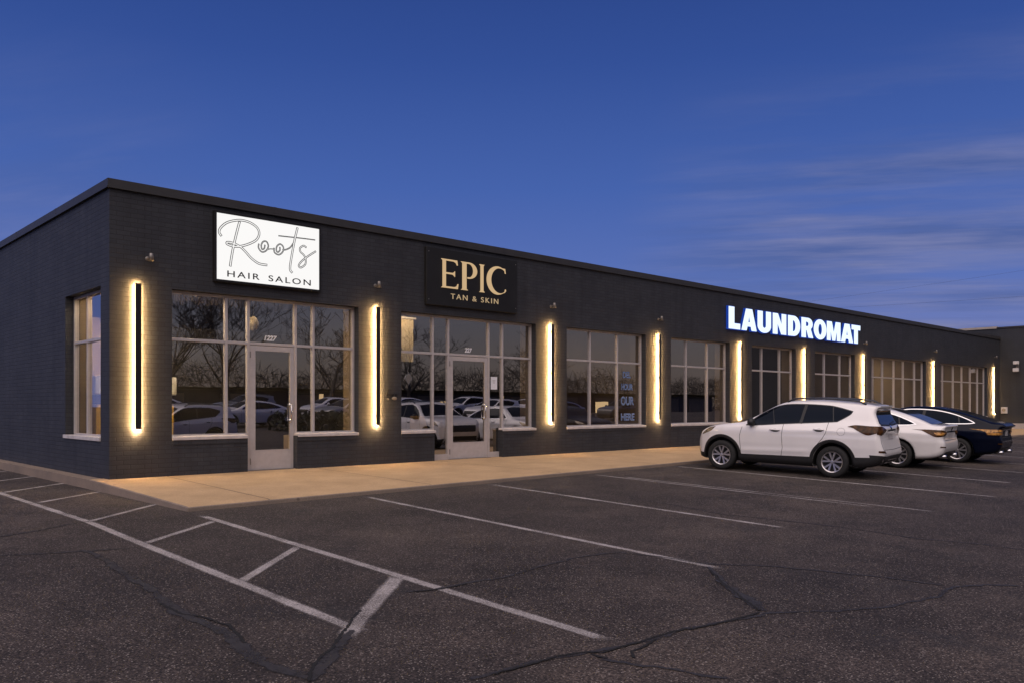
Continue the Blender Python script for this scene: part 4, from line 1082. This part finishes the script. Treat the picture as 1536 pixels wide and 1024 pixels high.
    def wheel(s, x, y, side, spokes=5):
        sp = s.sp; r = sp['rw']; rr = sp['rim']; w_ = empty('wheel', (x, y, r), s.root); o = side
        ty = MB().lathe([(rr - .005, -.095), (rr + .02, -.105), (r - .035, -.108), (r - .008, -.085), (r, -.06), (r, .06), (r - .008, .085), (r - .035, .108), (rr + .02, .105), (rr - .005, .095)], 'y', 48, cap=False)
        put('tyre', ty, 'rubber', w_, smooth=True)
        rm = MB().lathe([(rr - .016, o * .02), (rr - .012, o * .092), (rr + .004, o * .100), (rr + .010, o * .094), (rr, o * .02)], 'y', 48, cap=False)
        rm.lathe([(.0, o * .085), (.030, o * .083), (.038, o * .07), (.045, o * .05)], 'y', 20, cap=False)
        for k in range(spokes):
            for da in (-.20, .20):
                a0 = 2 * math.pi * k / spokes + .3; a = a0 + da * .55; b_ = a0 + da * 1.35
                p0 = Vector((.035 * math.cos(a0), 0, .035 * math.sin(a0))); p1 = Vector(((rr - .010) * math.cos(b_), 0, (rr - .010) * math.sin(b_)))
                t = (p1 - p0).normalized(); nn = Vector((-t.z, 0, t.x)); i = len(rm.v)
                for p, ww, yy in ((p0, .013, .076), (p1, .020, .084)):
                    for q in (-1, 1):
                        for dy in (0, -.03): rm.v.append(tuple(p + nn * ww * q + Vector((0, o * (yy + dy), 0))))
                rm.f += [tuple(i + k_ for k_ in q) for q in ((0, 2, 6, 4), (0, 4, 5, 1), (2, 3, 7, 6), (1, 5, 7, 3))]
        put('rim', rm, 'rim', w_)
        put('rim_shade_disc', MB().lathe([(0, o * .03), (rr - .02, o * .03), (rr - .02, o * .0), (0, 0)], 'y', 32), 'rimd', w_)  # near-black disc paints in the shade behind the spokes
    def wheels(s, spokes=5):
        sp = s.sp; yy = sp['W'] / 2 - .125
        for x in (0, sp['wb']):
            for sd in (1, -1): s.wheel(x, yy * sd, sd, spokes)
        for x in (0, sp['wb']):
            for sd in (1, -1):
                lv = MB(); n = 24
                y0, y1 = sd * .49, sd * (sp['W'] / 2 - .035)
                for i in range(n + 1):
                    a_ = R(-12 + 204 * i / n)
                    for yy_ in (y0, y1): lv.v.append((x + (sp['ra'] - .006) * math.cos(a_), yy_, sp['rw'] + (sp['ra'] - .006) * math.sin(a_)))
                lv.f = [(2 * i, 2 * i + 1, 2 * i + 3, 2 * i + 2) for i in range(n)]
                m0 = len(lv.v); lv.v += [lv.v[2 * i] for i in range(n + 1)]; lv.f.append(tuple(range(m0, m0 + n + 1)))
                put('wheel_well', lv.mesh('wheel_well', fix=False), 'plastic', s.root)
        ub = MB().box(-.45, sp['wb'] + .45, -.5, .5, .19, .42); put('underbody', ub, 'plastic', s.root)
    def both(s, f):
        f('L'); f('R')

def ring(cx, cz, r0, r1, a0, a1, n=26): return arc(cx, cz, r1, r1, a0, a1, n) + arc(cx, cz, r0, r0, a1, a0, n)

def finish_seams(c, mat='seam'): pass

# ---- white SUV
suv_spec = dict(W=1.80, wb=2.34, rw=.318, rim=.205, ra=.385,
    lower=[(-.80, .36), (-.86, .50), (-.835, .64), (-.80, .80), (-.76, 1.00), (-.68, 1.09), (0.2, 1.10), (1.0, 1.07), (1.75, 1.05), (2.15, 1.015), (2.50, .955), (2.72, .88), (2.86, .77), (2.93, .64), (2.95, .48), (2.90, .33), (2.75, .215), (1.2, .20), (0, .205), (-.62, .25)],
    longer=.09, cabin=[(-.77, .92), (-.75, 1.12), (-.685, 1.30), (-.70, 1.435), (-.60, 1.478), (-.30, 1.515), (.2, 1.548), (.55, 1.548), (.95, 1.512), (1.22, 1.42), (1.58, 1.22), (1.90, 1.035), (2.0, .92), (1.0, .85), (0, .85)],
    plan=[(-.95, .80), (-.86, .86), (-.74, .925), (-.5, .965), (0, .995), (.6, 1.0), (1.6, 1.0), (2.3, .985), (2.6, .93), (2.8, .82), (2.92, .66), (3.0, .5)],
    sect=[(.15, .90), (.30, .955), (.45, .975), (.62, .995), (.80, 1.0), (.95, .975), (1.05, .93), (1.15, .88)],
    cplan=[(-.85, .86), (-.6, .96), (0, 1.0), (1.2, 1.0), (1.7, .97), (2.1, .9)],
    csect=[(.8, .83), (1.0, .815), (1.1, .79), (1.3, .705), (1.45, .625), (1.6, .52)],
    k1=.11, k2=.085, ku=.07,
    creases=[dict(line=[(-.8, .93), (0, .93), (1.2, .885), (2.3, .86), (2.9, .80)], amp=[(-.8, .006), (0, .012), (1.5, .010), (2.4, .006), (2.9, 0)], w=.045),
             dict(line=[(-.8, .52), (0, .52), (3, .42)], amp=[(-.8, 0), (.35, .0), (.6, .012), (1.8, .012), (2.0, 0), (3, 0)], w=.05)])

def build_suv(paint='white_paint'):
    c = Car('parked_suv', suv_spec, paint, .0165)
    # side glass: front door, rear door, quarter
    gl_all = smooth_loop([(1.80, .985), (1.62, 1.15), (1.36, 1.315), (1.08, 1.425), (.70, 1.452), (.2, 1.44), (-.02, 1.412), (-.33, 1.335), (-.27, 1.26), (-.06, 1.125), (.3, 1.095), (1.0, 1.045), (1.55, .995)], 4, (0, 7, 9))
    mg = {}
    for sd in 'LR':
        c.add('side_glass', c.panel(MB(), gl_all, sd, .003, .035), 'cglass')
        mb = MB(); c.strip(mb, gl_all + gl_all[:1], .016, sd, .005); c.strip(mb, [(.60, 1.44), (.66, 1.06)], .06, sd, .0055); c.strip(mb, [(1.28, 1.35), (1.20, 1.03)], .014, sd, .0055); c.strip(mb, [(.06, 1.42), (.01, 1.11)], .02, sd, .0055)
        c.add('window_trim', mb, 'plastic')
        sm = MB()
        for L in ([(1.00, 1.05), (1.02, .80), (1.00, .55), (1.03, .38)], [(1.88, .95), (1.93, .75), (1.90, .42)], [(.10, 1.11), (.13, .90), (.20, .77), (.36, .58), (.42, .42)]):
            c.strip(sm, L, .009, sd, .002)
        for k in range(24):
            a0, a1 = 2 * math.pi * k / 24, 2 * math.pi * (k + 1) / 24
            if sd == 'L': c.strip(sm, [(-.16 + .075 * math.cos(a0), .93 + .075 * math.sin(a0)), (-.16 + .075 * math.cos(a1), .93 + .075 * math.sin(a1))], .004, sd, .002)
        c.add('door_gap', sm, 'seam')
        # black cladding: arches, sill
        cl = MB()
        c.panel(cl, ring(2.34, .318, .392, .452, -8, 188), sd, .010, .03); c.panel(cl, ring(0, .318, .392, .452, -8, 188), sd, .010, .03)
        c.panel(cl, [(.36, .21), (1.98, .21), (1.90, .375), (.44, .40)], sd, .012, .04); c.panel(cl, [(-.38, .20), (-.80, .30), (-.86, .455), (-.40, .435)], sd, .010, .04)
        c.panel(cl, [(2.72, .19), (2.90, .26), (2.95, .36), (2.70, .34)], sd, .008, .04)
        c.add('cladding', cl, 'plastic')
        for hx, hz in ((1.16, .915), (.27, .955)):
            p = c.hit(hx, hz, sd, .0)
            sg = 1 if sd == 'L' else -1
            hb_ = MB().tube([(hx + .105, p.y - .002 * sg, hz), (hx + .08, p.y + .026 * sg, hz + .003), (hx - .08, p.y + .026 * sg, hz + .003), (hx - .105, p.y - .002 * sg, hz)], .015, 8)
            c.add('door_handle', hb_, paint)
            sh = MB(); c.panel(sh, arc(hx, hz - .012, .085, .032, 0, 345, 20), sd, .0015, .05); c.add('handle_recess', sh, 'seam')
        # mirror
        sg = 1 if sd == 'L' else -1
        mr = MB(); cx_, cy_, cz_ = 1.66, .93 * sg, 1.06
        for th_ in range(9):
            pass
        mr.lathe([(0, -.075), (.05, -.07), (.082, -.03), (.088, .02), (.07, .06), (0, .08)], 'x', 18, (cx_, cy_, cz_)); mr.tube([(1.70, .78 * sg, 1.0), (1.68, .90 * sg, 1.03)], .03, 8)
        c.add('mirror', mr, 'plastic')
        # roof rails
        rl = MB(); pts = []
        for x in np.linspace(1.02, -.55, 12):
            p = c.hit(x, .56 * sg, 'T', 0); lift = .060 if -.5 < x < .98 else .004
            pts.append((x, .56 * sg, p.z + lift))
        rl.tube(pts, .018, 8); c.add('roof_rail', rl, 'railm')
        # lamps
        hl = MB(); c.panel(hl, smooth_loop([(2.50, .93), (2.66, .895), (2.80, .80), (2.84, .735), (2.74, .775), (2.60, .83)], 4, (0, 3)), sd, .004, .025); c.add('headlight', hl, 'headl')
        tl = MB(); c.panel(tl, smooth_loop([(-.27, 1.035), (-.40, 1.07), (-.60, 1.065), (-.80, 1.05), (-.83, .93), (-.66, .885), (-.50, .945), (-.38, 1.01)], 4, (0, 3, 4)), sd, .006, .02)
        yb_ = [(.80, 1.06), (.62, 1.055), (.52, 1.03), (.40, .985), (.52, .925), (.66, .885), (.80, .90)]
        c.panel(tl, smooth_loop([(u * sg, v) for u, v in yb_], 4, (0, 3, 6)), 'B', .006, .02); c.add('tail_light', tl, 'tail')
    c.add('rear_window', c.panel(MB(), smooth_loop([(-.66, 1.10), (-.60, 1.25), (-.54, 1.36), (0, 1.40), (.54, 1.36), (.60, 1.25), (.66, 1.10), (.4, 1.075), (0, 1.07), (-.4, 1.075)], 4, (0, 2, 4, 6)), 'B', .004, .03), 'cglass')
    c.add('windscreen', c.panel(MB(), smooth_loop([(-.70, 1.06), (-.60, 1.25), (-.50, 1.42), (0, 1.46), (.50, 1.42), (.60, 1.25), (.70, 1.06), (0, 1.09)], 4, (0, 2, 4, 6)), 'F', .004, .04), 'cglass')
    wp = MB(); c.strip(wp, [(-.05, 1.085), (-.5, 1.13)], .018, 'B', .012); c.strip(wp, [(-.66, 1.085), (0, 1.06), (.66, 1.085)], .03, 'B', .006); c.add('rear_wiper', wp, 'plastic')
    spo = MB().box(-.80, -.60, -.50, .50, 1.425, 1.455); c.add('spoiler', spo, paint, smooth=False)
    sm = MB()
    c.strip(sm, [(-.71, .90), (-.73, .72), (-.70, .60), (0, .585), (.70, .60), (.73, .72), (.71, .90)], .010, 'B', .002)
    c.add('tailgate_gap', sm, 'seam')
    pk = MB(); c.panel(pk, [(-.28, .79), (.28, .79), (.30, .955), (-.30, .955)], 'B', .002, .05); c.add('plate_recess', pk, 'white_paint')
    pp = MB(); c.panel(pp, [(-.17, .79), (.17, .79), (.17, .90), (-.17, .90)], 'B', .010, .05); c.add('number_plate', pp, 'plate', smooth=False)
    ch = MB(); c.panel(ch, [(-.30, .955), (.30, .955), (.30, .985), (-.30, .985)], 'B', .012, .04); c.add('garnish', ch, 'plastic')
    em = MB(); c.panel(em, arc(0, 1.022, .06, .042, 0, 345, 20), 'B', .008, .03); c.add('badge', em, 'chrome')
    bp = MB(); c.panel(bp, [(-.80, .26), (.80, .26), (.83, .50), (.60, .475), (-.60, .475), (-.83, .50)], 'B', .012, .035); c.add('rear_bumper_skirt', bp, 'plastic')
    dif = MB(); c.strip(dif, [(-.40, .34), (-.36, .40), (.36, .40), (.40, .34), (-.40, .34)], .022, 'B', .022); c.strip(dif, [(.60, .30), (.72, .42)], .03, 'B', .02); c.strip(dif, [(-.60, .30), (-.72, .42)], .03, 'B', .02); c.add('bumper_trim', dif, 'chrome')
    rf = MB()
    for sg in (1, -1): c.panel(rf, [(.60 * sg, .53), (.80 * sg, .55), (.80 * sg, .585), (.66 * sg, .585)], 'B', .008, .03)
    c.add('reflector', rf, 'tail')
    gr = MB(); c.panel(gr, [(-.5, .55), (.5, .55), (.55, .75), (-.55, .75)], 'F', .006, .04); c.panel(gr, [(-.6, .25), (.6, .25), (.55, .42), (-.55, .42)], 'F', .006, .04); c.add('grille', gr, 'plastic')
    c.wheels(5)
    return c

# ---- sedans
def sedan_spec(fast=False):
    roof = [(-.86, .90), (-.62, 1.035), (-.30, 1.17), (.10, 1.295), (.55, 1.38), (.95, 1.40), (1.35, 1.365), (1.70, 1.25), (2.10, 1.03), (2.25, .90), (1.2, .80), (0, .80)]
    if fast: roof = [(-1.02, .93), (-.70, 1.04), (-.30, 1.175), (.10, 1.29), (.55, 1.37), (.95, 1.39), (1.35, 1.35), (1.70, 1.235), (2.10, 1.02), (2.25, .90), (1.2, .80), (0, .80)]
    return dict(W=1.74, wb=2.55, rw=.315, rim=.215, ra=.365,
        lower=[(-.86, .32), (-.95, .45), (-.955, .60), (-.915, .72), (-.93, .90), (-.965, .985), (-.90, 1.005), (-.5, .985), (0.2, .96), (1.2, .945), (2.1, .945), (2.5, .89), (2.95, .80), (3.18, .70), (3.27, .55), (3.25, .38), (3.10, .24), (1.3, .19), (0, .20), (-.6, .24)],
        lkeep=(5,),
        cabin=roof,
        plan=[(-1.05, .80), (-.95, .86), (-.80, .925), (-.5, .965), (0, .99), (.6, 1.0), (1.8, 1.0), (2.6, .975), (2.9, .92), (3.1, .80), (3.25, .62), (3.35, .5)],
        sect=[(.15, .90), (.30, .955), (.45, .975), (.62, 1.0), (.75, .995), (.88, .955), (.98, .90), (1.1, .86)],
        cplan=[(-1.0, .84), (-.5, .93), (0, .98), (.5, 1.0), (1.4, 1.0), (1.9, .97), (2.3, .9)],
        csect=[(.8, .80), (.95, .79), (1.05, .765), (1.2, .69), (1.35, .60), (1.45, .52)],
        k1=.11, k2=.085, ku=.06,
        creases=[dict(line=[(-.9, .80), (0, .82), (1.2, .79), (2.5, .75), (3.2, .66)], amp=[(-.95, .012), (0, .014), (2.0, .010), (2.8, .004), (3.2, 0)], w=.045)])

def build_sedan(name, paint, fast):
    sp = sedan_spec(fast); c = Car(name, sp, paint, .018)
    gl_all = smooth_loop([(2.02, .945), (1.72, 1.15), (1.36, 1.285), (.95, 1.315), (.5, 1.29), (.10, 1.205), (-.22, 1.085), (-.36, 1.01), (-.16, .985), (.4, .965), (1.2, .945)], 4, (0, 7))
    for sd in 'LR':
        sg = 1 if sd == 'L' else -1
        c.add('side_glass', c.panel(MB(), gl_all, sd, .003, .035), 'cglass')
        mb = MB(); c.strip(mb, gl_all + gl_all[:1], .020, sd, .006); c.add('window_trim', mb, 'chrome')
        mb = MB(); c.strip(mb, [(.82, 1.31), (.86, .95)], .07, sd, .0055); c.strip(mb, [(.02, 1.17), (-.02, .985)], .03, sd, .0055); c.add('pillar_trim', mb, 'plastic')
        sm = MB()
        for L in ([(1.02, .94), (1.05, .6), (1.04, .30)], [(2.05, .92), (2.08, .6), (2.05, .32)], [(.0, .97), (.05, .80), (.32, .56), (.40, .32)]): c.strip(sm, L, .009, sd, .002)
        c.add('door_gap', sm, 'seam')
        for hx, hz in ((1.20, .83), (.25, .85)):
            p = c.hit(hx, hz, sd, .0)
            c.add('door_handle', MB().tube([(hx + .1, p.y - .002 * sg, hz), (hx + .08, p.y + .024 * sg, hz), (hx - .08, p.y + .024 * sg, hz), (hx - .1, p.y - .002 * sg, hz)], .014, 8), paint)
        cl = MB(); c.panel(cl, [(.40, .19), (2.15, .19), (2.12, .25), (.43, .25)], sd, .008, .04); c.add('sill_trim', cl, 'plastic')
        mr = MB().lathe([(0, -.07), (.05, -.065), (.075, -.03), (.08, .02), (.06, .06), (0, .08)], 'x', 18, (1.82, .92 * sg, 1.0)); mr.tube([(1.86, .78 * sg, .95), (1.84, .88 * sg, .98)], .026, 8); c.add('mirror', mr, paint)
        hl = MB(); c.panel(hl, smooth_loop([(2.70, .82), (2.95, .765), (3.12, .68), (3.15, .60), (3.0, .64), (2.85, .72)], 4, (0, 3)), sd, .004, .03); c.add('headlight', hl, 'headl')
        tl = MB()
        if not fast:
            c.panel(tl, smooth_loop([(-.46, .90), (-.62, .905), (-.92, .90), (-.93, .76), (-.80, .745), (-.66, .80)], 4, (0, 2, 3)), sd, .006, .02)
            c.panel(tl, smooth_loop([(u * sg, v) for u, v in [(.80, .90), (.62, .885), (.42, .85), (.46, .79), (.66, .765), (.80, .76)]], 4, (0, 5)), 'B', .006, .02)
            c.add('tail_light', tl, 'tail')
            gl2 = MB(); c.panel(gl2, [(u * sg, v) for u, v in [(.78, .80), (.60, .815), (.60, .84), (.78, .85)]], 'B', .009, .02); c.panel(gl2, [(-.80, .79), (-.92, .79), (-.92, .84), (-.74, .84)], sd, .009, .02); c.add('lamp_reflector', gl2, 'amber')
        else:
            c.panel(tl, [(-.70, .85), (-.93, .86), (-.93, .74), (-.72, .76)], sd, .006, .02)
            c.panel(tl, [(u * sg, v) for u, v in [(.82, .865), (.50, .865), (.46, .74), (.82, .735)]], 'B', .006, .02); c.add('tail_light', tl, 'amber')
            dk = MB(); c.strip(dk, [(.80 * sg, .80), (.48 * sg, .80)], .016, 'B', .010); c.add('lamp_bar', dk, 'plastic')
    rz = [(-.60, .995), (-.56, 1.12), (-.50, 1.26), (0, 1.325), (.50, 1.26), (.56, 1.12), (.60, .995), (0, .985)]
    rz = [(u, v + .03) for u, v in rz]
    c.add('rear_window', c.panel(MB(), smooth_loop(rz, 4, (0, 2, 4, 6)), 'B', .004, .03), 'cglass')
    c.add('windscreen', c.panel(MB(), smooth_loop([(-.66, .99), (-.58, 1.15), (-.48, 1.29), (0, 1.34), (.48, 1.29), (.58, 1.15), (.66, .99), (0, 1.0)], 4, (0, 2, 4, 6)), 'F', .004, .04), 'cglass')
    sm = MB(); c.strip(sm, [(-.60, .97), (-.58, .80), (-.54, .665), (.54, .665), (.58, .80), (.60, .97)], .010, 'B', .002); c.add('boot_gap', sm, 'seam')
    pp = MB(); c.panel(pp, [(-.18, .70), (.18, .70), (.18, .82), (-.18, .82)], 'B', .010, .05); c.add('number_plate', pp, 'plate', smooth=False)
    ch = MB(); c.strip(ch, [(-.44, .86), (.44, .86)], .03, 'B', .012); c.add('boot_trim', ch, 'chrome')
    em = MB(); c.panel(em, arc(0, .925 if not fast else .80, .055, .05, 0, 345, 20), 'B', .016, .03); c.add('badge', em, 'chrome' if not fast else 'lampw')
    bp = MB(); c.panel(bp, [(-.70, .26), (.70, .26), (.62, .36), (.45, .41), (-.45, .41), (-.62, .36)], 'B', .008, .035); c.add('diffuser', bp, 'plastic')
    ex = MB()
    for sg in (1, -1): ex.lathe([(.035, -1.0), (.045, -1.0), (.045, -.80), (.035, -.80)], 'x', 14, (.03, .52 * sg, .30), cap=False)
    c.add('exhaust', ex, 'chrome')
    rf = MB()
    for sg in (1, -1): c.panel(rf, [(.60 * sg, .50), (.76 * sg, .51), (.76 * sg, .535), (.60 * sg, .53)], 'B', .008, .03)
    c.add('reflector', rf, 'tail')
    gr = MB(); c.panel(gr, [(-.5, .45), (.5, .45), (.55, .62), (-.55, .62)], 'F', .006, .04); c.add('grille', gr, 'plastic')
    c.wheels(5)
    return c

def place(root, X, Y, yaw_deg, wb):
    """rear-left wheel footprint at (X, Y); nose turned yaw_deg to the left of straight at the building; sits on the fall of the lot"""
    a = R(90 + yaw_deg); f = Vector((math.cos(a), math.sin(a), 0)); l = Vector((-math.sin(a), math.cos(a), 0))
    def gpt(p): return Vector((p.x, p.y, ground(p.x, p.y)))
    o = Vector((X, Y, 0)) - l * .74
    fx_ = (gpt(o + f * wb) - gpt(o)).normalized(); lx = (gpt(o + l * .7) - gpt(o - l * .7)).normalized()
    up = fx_.cross(lx).normalized(); lx = up.cross(fx_)
    root.matrix_world = Matrix.Translation(gpt(o)) @ Matrix((fx_, lx, up)).transposed().to_4x4()

suv = build_suv(); place(suv.root, 11.45, -7.31, 9.0, 2.34)
tag(suv.root, 'white SUV with roof rails and black lower trim, parked beside the white sedan', 'car', 'cars parked nose-in at the shops')
sed = build_sedan('parked_sedan', 'white_paint', False); place(sed.root, 14.87, -7.22, 7.0, 2.55)
tag(sed.root, 'white sedan parked between the white SUV and the dark blue car', 'car', 'cars parked nose-in at the shops')
blu = build_sedan('parked_sedan', 'blue_paint', True); place(blu.root, 17.86, -7.51, 6.0, 2.55)
tag(blu.root, 'dark blue fastback sedan with amber lamps, parked beyond the white sedan', 'car', 'cars parked nose-in at the shops')

# ------------------------------------------------------------------ across the lot: what the shop windows mirror
def repaint(root, paint):
    for ch in root.children:
        if ch.name.split('.')[0] in ('body', 'door_handle', 'mirror', 'spoiler') and ch.data.materials and ch.data.materials[0].name in ('white_car_paint', 'dark_blue_car_paint'):
            ch.data = ch.data.copy(); ch.data.materials[0] = M[paint]
bpy.context.view_layer.update()
row = [(suv, 8.6, -17.2, 82, None, 'white SUV mirrored large in the salon window beside the corner pier'),
       (sed, 17.0, -27.5, 95, None, 'white sedan mirrored in the salon window beside the door handle'),
       (suv, 22.5, -27.0, 88, 'grey_paint', 'silver SUV mirrored in the tanning shop door'),
       (sed, 28.0, -27.5, 92, 'red_paint', 'grey sedan mirrored in the glass beside the paper notice'),
       (suv, 34.5, -27.5, 90, None, 'white SUV mirrored in the first plain window'),
       (sed, 22.8, -19.0, 180, None, 'white sedan mirrored low in the tanning shop window'),
       (sed, 41, -27.5, 90, 'grey_paint', 'silver sedan mirrored in the second plain window'),
       (suv, 48, -27.5, 90, 'red_paint', 'grey SUV mirrored in the laundromat windows'),
       (sed, 13.5, -33.5, 90, None, 'small distant white sedan mirrored in the salon door glass'), (suv, 19.5, -34, 88, 'grey_paint', 'small distant silver SUV mirrored beside the salon door handle'),
       (sed, 25.5, -33.5, 92, None, 'small distant white sedan mirrored under the diamond sticker'), (sed, 31.5, -34, 90, None, 'small distant white sedan mirrored above the nearer white sedan in the tanning shop window'),
       (suv, 37.5, -34, 90, None, 'small distant white SUV mirrored in the window with painted words'), (sed, 44.5, -34, 90, None, 'small distant white sedan mirrored in the plain window beside the SUV')]
for c, X, Y, yw, pt, lb in row:
    r = copy_tree(c.root); place(r, X, Y, yw, 2.4); r.scale = (1.05, 1.05, 1.05); tag(r, lb, 'car', 'cars standing across the lot')
    if pt: repaint(r, pt)

def bare_tree(x, y, hgt, seed):
    rnd = random.Random(seed); r = empty('bare_tree', (x, y, ground(x, y)))
    tk, bm_ = MB(), MB()
    def grow(p, d, ln, rad, lvl):
        pts = [p]; rr = [rad]; q = p.copy(); dd_ = d.copy(); n = 4 if lvl < 2 else 3
        for k in range(n):
            dd_ = (dd_ + Vector((rnd.uniform(-.22, .22), rnd.uniform(-.22, .22), rnd.uniform(-.05, .16)))).normalized()
            q = q + dd_ * ln / n; pts.append(q.copy()); rr.append(max(.013, rad * (1 - .5 * (k + 1) / n)))
        (tk if lvl == 0 else bm_).tube(pts, rr, 6 if lvl < 2 else 4)
        if lvl >= 5: return
        for k in range(rnd.randint(2, 4) if lvl else 7):
            i = rnd.randint(1 if lvl else 2, n); a = rnd.uniform(0, 6.28); tilt = rnd.uniform(.45, .95)
            side = Vector((math.cos(a), math.sin(a), rnd.uniform(-.1, .5))).normalized()
            grow(pts[i], (dd_ * (1 - tilt * .6) + side * tilt).normalized(), ln * rnd.uniform(.55, .78), rr[i] * .62, lvl + 1)
    grow(Vector((0, 0, -.1)), Vector((0, 0, 1)), hgt * .40, hgt * .017, 0)
    put('trunk', tk, 'bark', r, smooth=True); put('branches', bm_, 'bark', r)
    return r
TL = ['bare dark tree mirrored in the salon door glass', 'bare dark tree mirrored in the salon window beside the door handle', 'bare dark tree mirrored under the vertical blind',
      'bare dark tree mirrored in the tanning shop window beside the paper notice', 'bare dark tree mirrored in the window with painted words', 'tall bare tree mirrored in the salon window beside the corner pier']
for k, (x, y, hh) in enumerate(((14.5, -37, 10), (20, -39, 11), (29, -41, 11), (37, -42, 10), (54, -44, 10), (9.5, -36, 10.5))):
    t = bare_tree(x, y, hh, 20 + k)
    tag(t, TL[k], 'tree', 'bare trees across the road')
hd = MB(); rnd = random.Random(3)
for k in range(1500):
    x, y, z = rnd.uniform(15.5, 27), rnd.uniform(-23.9, -22.7), rnd.uniform(0, .95); p = Vector((x, y, ground(x, y) + z))
    a = Vector((rnd.gauss(0, 1), rnd.gauss(0, 1), rnd.gauss(0, 1))).normalized(); b = a.cross(Vector((rnd.gauss(0, 1), rnd.gauss(0, 1), rnd.gauss(0, 1)))).normalized()
    hd.quad(p - a * .11 - b * .07, p + a * .11 - b * .07, p + a * .11 + b * .07, p - a * .11 + b * .07)
hg = put('hedge', hd, 'hedge'); tag(hg, 'low dark clipped hedge mirrored in the tanning shop windows', 'hedge')
ob = empty('opposite_building', (0, -46, 0)); tag(ob, 'low dark building across the road mirrored in the shop windows', 'building')
put('wall', MB().box(2, 90, -8, 0, -1.5, 2.5), 'brick', ob); q = MB()
for k in range(14): q.box(4 + 6.2 * k, 7.4 + 6.2 * k, .001, .12, -1, 2.2)
put('shop_bay', q, 'farwall', ob)
for k, (x, w_, z0, z1) in enumerate(((12, .35, 0, 2.2), (16.5, .3, 0, 2.3), (24, .5, .8, 1.7), (31, .4, 0, 2.3), (37.5, .35, 0, 2.3), (44, .6, .8, 1.7), (52, .4, 0, 2.3), (58, .4, 0, 2.3), (66, 2, .5, 1.8))): put('lit_window', MB().box(x, x + w_, .121, .16, z0, z1), 'litwin', ob); put('roof', MB().box(1.6, 90.4, -8.4, .5, 2.502, 2.7), 'coping', ob)

tlm = MB(); rnd = random.Random(11)
for k in range(22000):
    x = rnd.uniform(-20, 150); top = 5.2 + 2.2 * noise.noise(Vector((x * .12, 3, 1))) + 1.6 * noise.noise(Vector((x * .45, 7, 1))); hz_ = rnd.random() ** .8 * top
    p = Vector((x, rnd.uniform(-66, -60), .3 + hz_)); a = Vector((rnd.gauss(0, .5), rnd.gauss(0, .5), rnd.gauss(.6, .6))).normalized(); b = a.cross(Vector((rnd.gauss(0, 1), rnd.gauss(0, 1), .2))).normalized()
    l_, w_ = rnd.uniform(.35, 1.0), rnd.uniform(.012, .045) * (1.7 - hz_ / 7)
    tlm.quad(p - a * l_ - b * w_, p + a * l_ - b * w_ * .3, p + a * l_ + b * w_ * .3, p - a * l_ + b * w_)
tl_o = put('distant_woodland', tlm, 'bark'); tag(tl_o, 'dark distant bare woodland mirrored low in the shop windows', 'woodland', None, 'stuff')

# thin cables strung beyond the roof at the right
for k, (a, b) in enumerate((((1240, 446), (1536, 402)), ((1200, 462), (1536, 441)))):
    pa, pb = onY(*a, 60), onY(*b, 30); d_ = pb - pa
    pts = []
    for i in range(25):
        t = -.6 + 2.4 * i / 24; p = pa + d_ * t; p.z -= .5 * (1 - (2 * (i / 24) - 1) ** 2); pts.append(p)
    o = put('overhead_cable', MB().tube(pts, .012, 5), 'cable')
    tag(o, ('thin overhead cable rising highest across the sky above the laundromat', 'thin overhead cable running lower across the sky above the laundromat roof')[k], 'cable')
